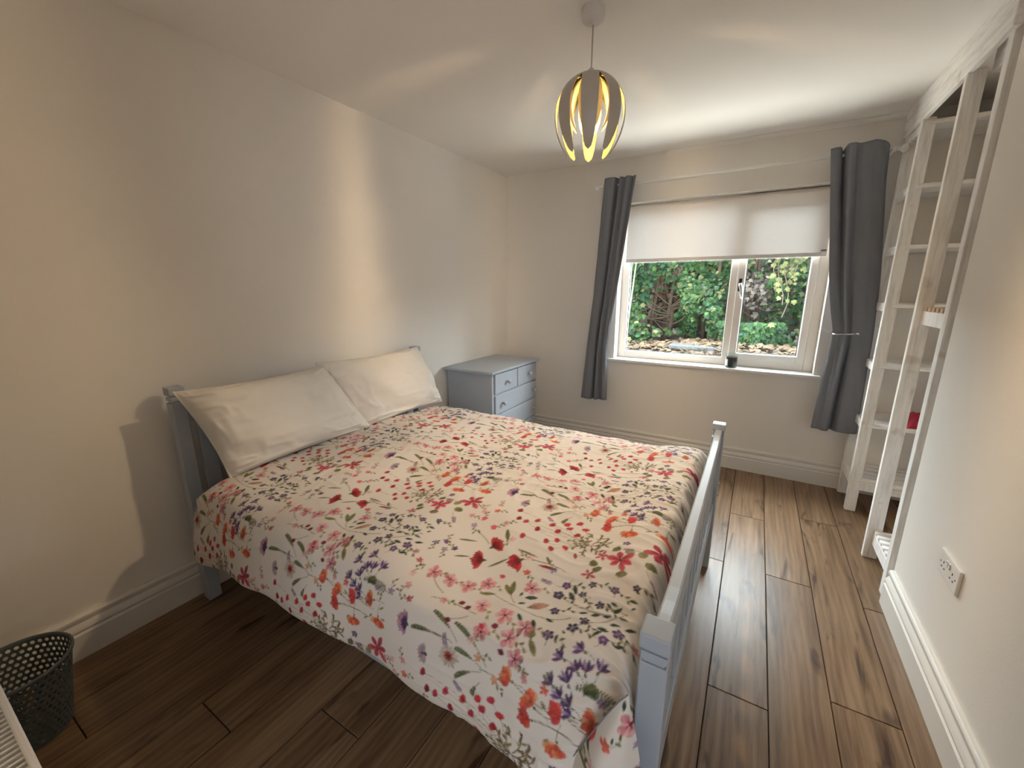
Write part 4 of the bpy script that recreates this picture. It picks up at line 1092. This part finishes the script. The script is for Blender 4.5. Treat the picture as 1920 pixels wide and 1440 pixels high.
# ================================================================== RADIATOR
def radiator():
    x0, x1, y0, y1, z0, z1 = -1.58, -.74, NY+.016, .047, .12, .600
    t = thing('radiator', ((x0+x1)/2, (y0+y1)/2, z0), 'white panel radiator with a slotted top grille beside the doorway', 'radiator')
    p = MB().box(x0+.004, x1-.004, y1-.012, y1-.001, z0, z1-.012, .003)
    i = x0+.05
    while i < x1-.05:
        p.box(i, i+.018, y1-.004, y1+.0035, z0+.03, z1-.05, .003); i += .0333
    p.build('front_panel', M['white_metal'], t)
    MB().box(x0+.004, x1-.004, y0, y0+.010, z0, z1-.012, .003).build('back_panel', M['white_metal'], t)
    for x in (x0, x1-.004): MB().box(x, x+.004, y0, y1-.001, z0+.01, z1-.002, .001).build('side_panel', M['white_metal'], t)
    g = MB().box(x0, x1, y1-.0105, y1+.001, z1-.014, z1, .003, 2).box(x0, x1, y0-.001, y0+.008, z1-.014, z1, .003, 2)
    g.box(x0, x0+.012, y0+.008, y1-.0105, z1-.014, z1, .002).box(x1-.012, x1, y0+.008, y1-.0105, z1-.014, z1, .002)
    g = g.build('top_grille', M['white_metal'], t)
    first = None; x = x0+.025; k = 0
    while x < x1-.02:
        if first is None:
            first = MB().box(x, x+.0056, y0+.007, y1-.009, z1-.012, z1-.003, .0015).build('grille_bar', M['white_metal'], g); fx = x
        else: dup_mesh(first, 'grille_bar', g, (x-fx, 0, 0))
        x += .0145
    f = MB()
    x = x0+.03
    while x < x1-.03: f.box(x, x+.002, y0+.012, y1-.014, z0+.02, z1-.035); x += .025
    f.build('convector_fins', M['black'], t)
    for x in (x0+.12, x1-.12): MB().box(x, x+.03, NY+.0005, y0, z0+.05, z1-.08, .002).build('wall_bracket', M['white_metal'], t)
radiator()

# ================================================================== GARDEN BEYOND THE WINDOW
def leaf_template():
    o = [(0,-.42),(.20,-.36),(.46,-.30),(.34,-.02),(.50,.18),(.22,.20),(0,.58),(-.22,.20),(-.50,.18),(-.34,-.02),(-.46,-.30),(-.20,-.36)]
    v = [(0, -.08, .06)]+[(x, y, -.10*abs(x)-.05*max(0, y)) for x, y in o]
    f = [(0, i, i % 12+1) for i in range(1, 13)]
    return np.array(v), np.array(f)
LV, LF = leaf_template(); LEAF_ALBEDO = 0.37
def leaves(name, pos, nrm, size, tint, m, parent=None, seed=1):
    """pos, nrm (n,3); size (n); tint (n,3)"""
    r = np.random.default_rng(seed); n = len(pos)
    z = nrm/np.linalg.norm(nrm, axis=1, keepdims=True)
    down = np.tile(np.array([0, 0, -1.0]), (n, 1))+r.normal(0, .45, (n, 3))
    y = down-z*(down*z).sum(1, keepdims=True); y /= np.linalg.norm(y, axis=1, keepdims=True)+1e-9
    x = np.cross(y, z)
    V = pos[:, None]+size[:, None, None]*(x[:, None]*LV[None, :, :1]+y[:, None]*LV[None, :, 1:2]+z[:, None]*LV[None, :, 2:3])
    F = LF[None]+(np.arange(n)*len(LV))[:, None, None]
    o = np_mesh(name, V.reshape(-1, 3), F.reshape(-1, 3), m, parent, smooth=False)
    set_color(o, 'tint', np.repeat(tint*LEAF_ALBEDO, len(LV), 0)); o['kind'] = 'stuff'
    return o
def ivy(label, x0, x1, z0, z1, n, yb, holes, seed, pale=.08, dark=0.0, stems=4, name='ivy_bush', size=(.055, .095), topfade=True):
    r = np.random.default_rng(seed)
    t = thing(name, ((x0+x1)/2, yb, z0), label, 'bush', None)
    P = np.stack([r.uniform(x0, x1, n), np.zeros(n), r.uniform(z0, z1, n)], 1)
    hill = lambda x, z: .16*np.sin(x*3.1+seed)+.12*np.sin(x*5.3+z*4.1+seed*2)+.10*np.sin(z*6.2+x*2+seed)
    mid = (x0+x1)/2; hw = (x1-x0)/2
    edge = np.abs((P[:, 0]-mid)/hw)
    keep = r.random(n) > np.clip((edge-.75)*3, 0, .9)*.8
    depth = r.exponential(.09, n)
    P[:, 1] = yb+hill(P[:, 0], P[:, 2])+depth+.22*edge**3+.10*(P[:, 2]-z0)
    for hx, hz, hr, hv in holes:
        d = ((P[:, 0]-hx)/hr)**2+((P[:, 2]-hz)/hv)**2
        inside = d < 1+.3*r.normal(size=n)
        P[inside, 1] += r.uniform(.35, .8, inside.sum()); keep &= ~(inside & (r.random(n) < .62))
    gz = ground_z(P[:, 0], P[:, 1]); keep &= P[:, 2] > gz-.02
    P, depth = P[keep], depth[keep]; n = len(P)
    N = np.stack([r.normal(0, .45, n), -np.ones(n)*.8, r.normal(.55, .4, n)], 1)
    base = np.array([.050, .150, .045]); alt = np.array([.13, .29, .085]); blue = np.array([.065, .18, .095]); yel = np.array([.42, .44, .20])
    q = r.random(n)[:, None]; T_ = base*(1-q)+alt*q
    b = r.random(n) < .3; T_[b] = blue*r.uniform(.7, 1.3, (b.sum(), 1))
    p = r.random(n) < pale; T_[p] = yel*r.uniform(.7, 1.2, (p.sum(), 1))
    T_ *= r.uniform(.75, 1.2, (n, 1))
    leaves('foliage', P, N, r.uniform(size[0], size[1], n), T_, M['leaf'], t, seed)
    for k in range(stems):
        x = r.uniform(x0+.15, x1-.15); pts = []; y = yb+.42
        zb = float(ground_z(np.array(x), np.array(y)))-.03
        for i in range(9):
            f = i/8; pts.append((x+.22*math.sin(f*3+k+seed)*f, y+.10*math.sin(f*4+k), zb+(z1-.1-zb)*f))
        MB().tube(pts, [.035*(1-.7*i/8) for i in range(9)], 7).build('stem', M['bark'], t, smooth=True)
    return t
HL = [(-1.24, 1.10, .26, .42), (-.66, .80, .12, .38), (-1.0, .62, .35, .10)]
HR = [(-.10, 1.30, .26, .36), (.06, 1.72, .20, .20), (-.34, .9, .20, .25)]
ivy('dark ivy bush with a hollow of bare twigs, seen through the left pane', -3.4, -.95, .45, 3.1, 5200, 6.45, HL, 3, .05, stems=5)
ivy('bright green ivy bush hanging beside the window mullion, left pane', -1.05, -.42, .50, 3.1, 2600, 6.35, HL, 5, .09, stems=3)
ivy('loose pale-leaved ivy bush round a bright gap, through the right pane', -.62, .32, .40, 3.1, 2500, 6.55, HR, 8, .10, stems=4)
right_bush = ivy('dense green ivy bush at the far right of the window view', .18, 2.6, .45, 3.1, 4600, 6.40, HR, 13, .09, stems=4)
ivy('low dark groundcover ivy in front of the gap, right pane', -.55, .35, .45, .95, 1500, 6.20, [], 17, .02, stems=0, name='low_ivy')
# hanging yellow-green ivy spray at the right
def spray():
    r = np.random.default_rng(4); t = right_bush
    P = []; 
    for k in range(5):
        x = .16+.05*k; L_ = (.75, .95, 1.1, .7, .5)[k]
        pts = [(x+.05*math.sin(i*.9+k), 6.02+.02*k, 2.15-L_*i/8) for i in range(9)]
        MB().tube(pts, .005, 5).build('trailing_stem', M['twig'], t)
        for i in range(15):
            f = r.random(); j = f*8; a = pts[int(j)]; P.append((a[0]+r.normal(0, .04), a[1]-.02+r.normal(0, .02), 2.15-L_*f))
    P = np.array(P); n = len(P)
    leaves('trailing_leaves', P, np.stack([r.normal(0, .4, n), -np.ones(n), r.normal(.3, .3, n)], 1), r.uniform(.04, .075, n), np.array([.40, .44, .17])*r.uniform(.7, 1.25, (n, 1)), M['leaf'], t, 4)
spray()
# dead conifer twigs in the hollow and dry fern in the gap
def twigs(label, cx, cy, cz, n, seed, w=.45, hgt=.5):
    r = np.random.default_rng(seed); t = thing('bare_branch', (cx, cy, float(ground_z(np.array(cx), np.array(cy)))), label, 'branch')
    zb = float(ground_z(np.array(cx), np.array(cy)))-.02
    tr = [(cx+.10*math.sin(i*.6), cy+.02*i, zb+(hgt+cz-zb)*i/7) for i in range(8)]
    MB().tube(tr, [.045*(1-.08*i) for i in range(8)], 8).build('trunk', M['bark'], t, smooth=True)
    for k in range(n):
        f = r.uniform(.15, .95); j = int(f*7); b = np.array(tr[j]); s = r.choice((-1, 1)); ln = r.uniform(.3, 1.0)*w*1.3; sl = r.uniform(-.5, .9)
        pts = [tuple(b+np.array([s*ln*q, -.22*q+.05*math.sin(q*5+k), ln*(sl*q+.35*q*q)])) for q in np.linspace(0, 1, 7)]
        MB().tube(pts, [.008*(1-.75*q) for q in np.linspace(0, 1, 7)], 5).build('twig', M['twig'], t, smooth=True)
twigs('bare brown branches in the dark hollow of the left ivy bush', -1.22, 6.75, 1.05, 24, 31)
twigs('leaning brown branches in the bright gap, through the right pane', -.08, 6.95, 1.2, 22, 33, .4)
def dry(label, cx, cz, w, h, n, seed, y, col):
    r = np.random.default_rng(seed); t = thing('dry_fern', (cx, y, cz-h), label, 'plant')
    P = np.stack([r.normal(cx, w*.5, n), r.normal(y, .12, n), r.normal(cz, h*.5, n)], 1)
    leaves('foliage', P, np.stack([r.normal(0, .6, n), -np.ones(n), r.normal(.6, .5, n)], 1), r.uniform(.04, .09, n), np.array(col)*r.uniform(.5, 1.25, (n, 1)), M['dryleaf'], t, seed)
    for k in range(5):
        x = cx+(k-2)*.05; MB().tube([(x, y+.05, cz-h*1.3), (x+.03*(k-2), y+.04, cz), (x+.07*(k-2), y, cz+h*.8)], .006, 5).build('stem', M['twig'], t)
dry('pale dried foliage in the bright gap, through the right pane', -.08, 1.38, .28, .30, 420, 41, 7.0, (.55, .48, .42))
dry('rusty brown dead foliage high in the left hollow', -1.25, 1.20, .30, .36, 260, 42, 7.0, (.20, .11, .07))
# leaf litter on the bank, slate slab and a leaning cane
r = np.random.default_rng(77); n = 1500
lx = r.uniform(-2.6, 1.4, n); ly = r.uniform(5.75, 6.5, n); lz = ground_z(lx, ly)+.018+r.uniform(0, .03, n)
o = leaves('leaf_litter', np.stack([lx, ly, lz], 1), np.stack([r.normal(0, .35, n), r.normal(-.2, .35, n), np.ones(n)], 1), r.uniform(.05, .10, n),
           np.array([.36, .26, .18])*r.uniform(.45, 1.25, (n, 1))*np.array([1, .97, .92]), M['dryleaf'], None, 77)
tag(o, 'pale brown fallen leaves scattered on the bank under the hedge', 'leaves')
zs_ = float(ground_z(np.array(-.62), np.array(5.98)))
o = MB().box(-.98, -.30, 5.86, 6.10, zs_-.03, zs_+.035, .012).build('stone_slab', M['slate']); tag(o, 'blue-grey stone slab on the bank behind the left pane', 'slab')
o = MB().tube([(-1.62, 6.02, .55), (-1.58, 5.98, 1.0), (-1.50, 5.94, 1.9)], [.013, .012, .009], 8).build('garden_cane', M['cane'], smooth=True)
tag(o, 'pale thin cane leaning at the left edge of the window view', 'cane')
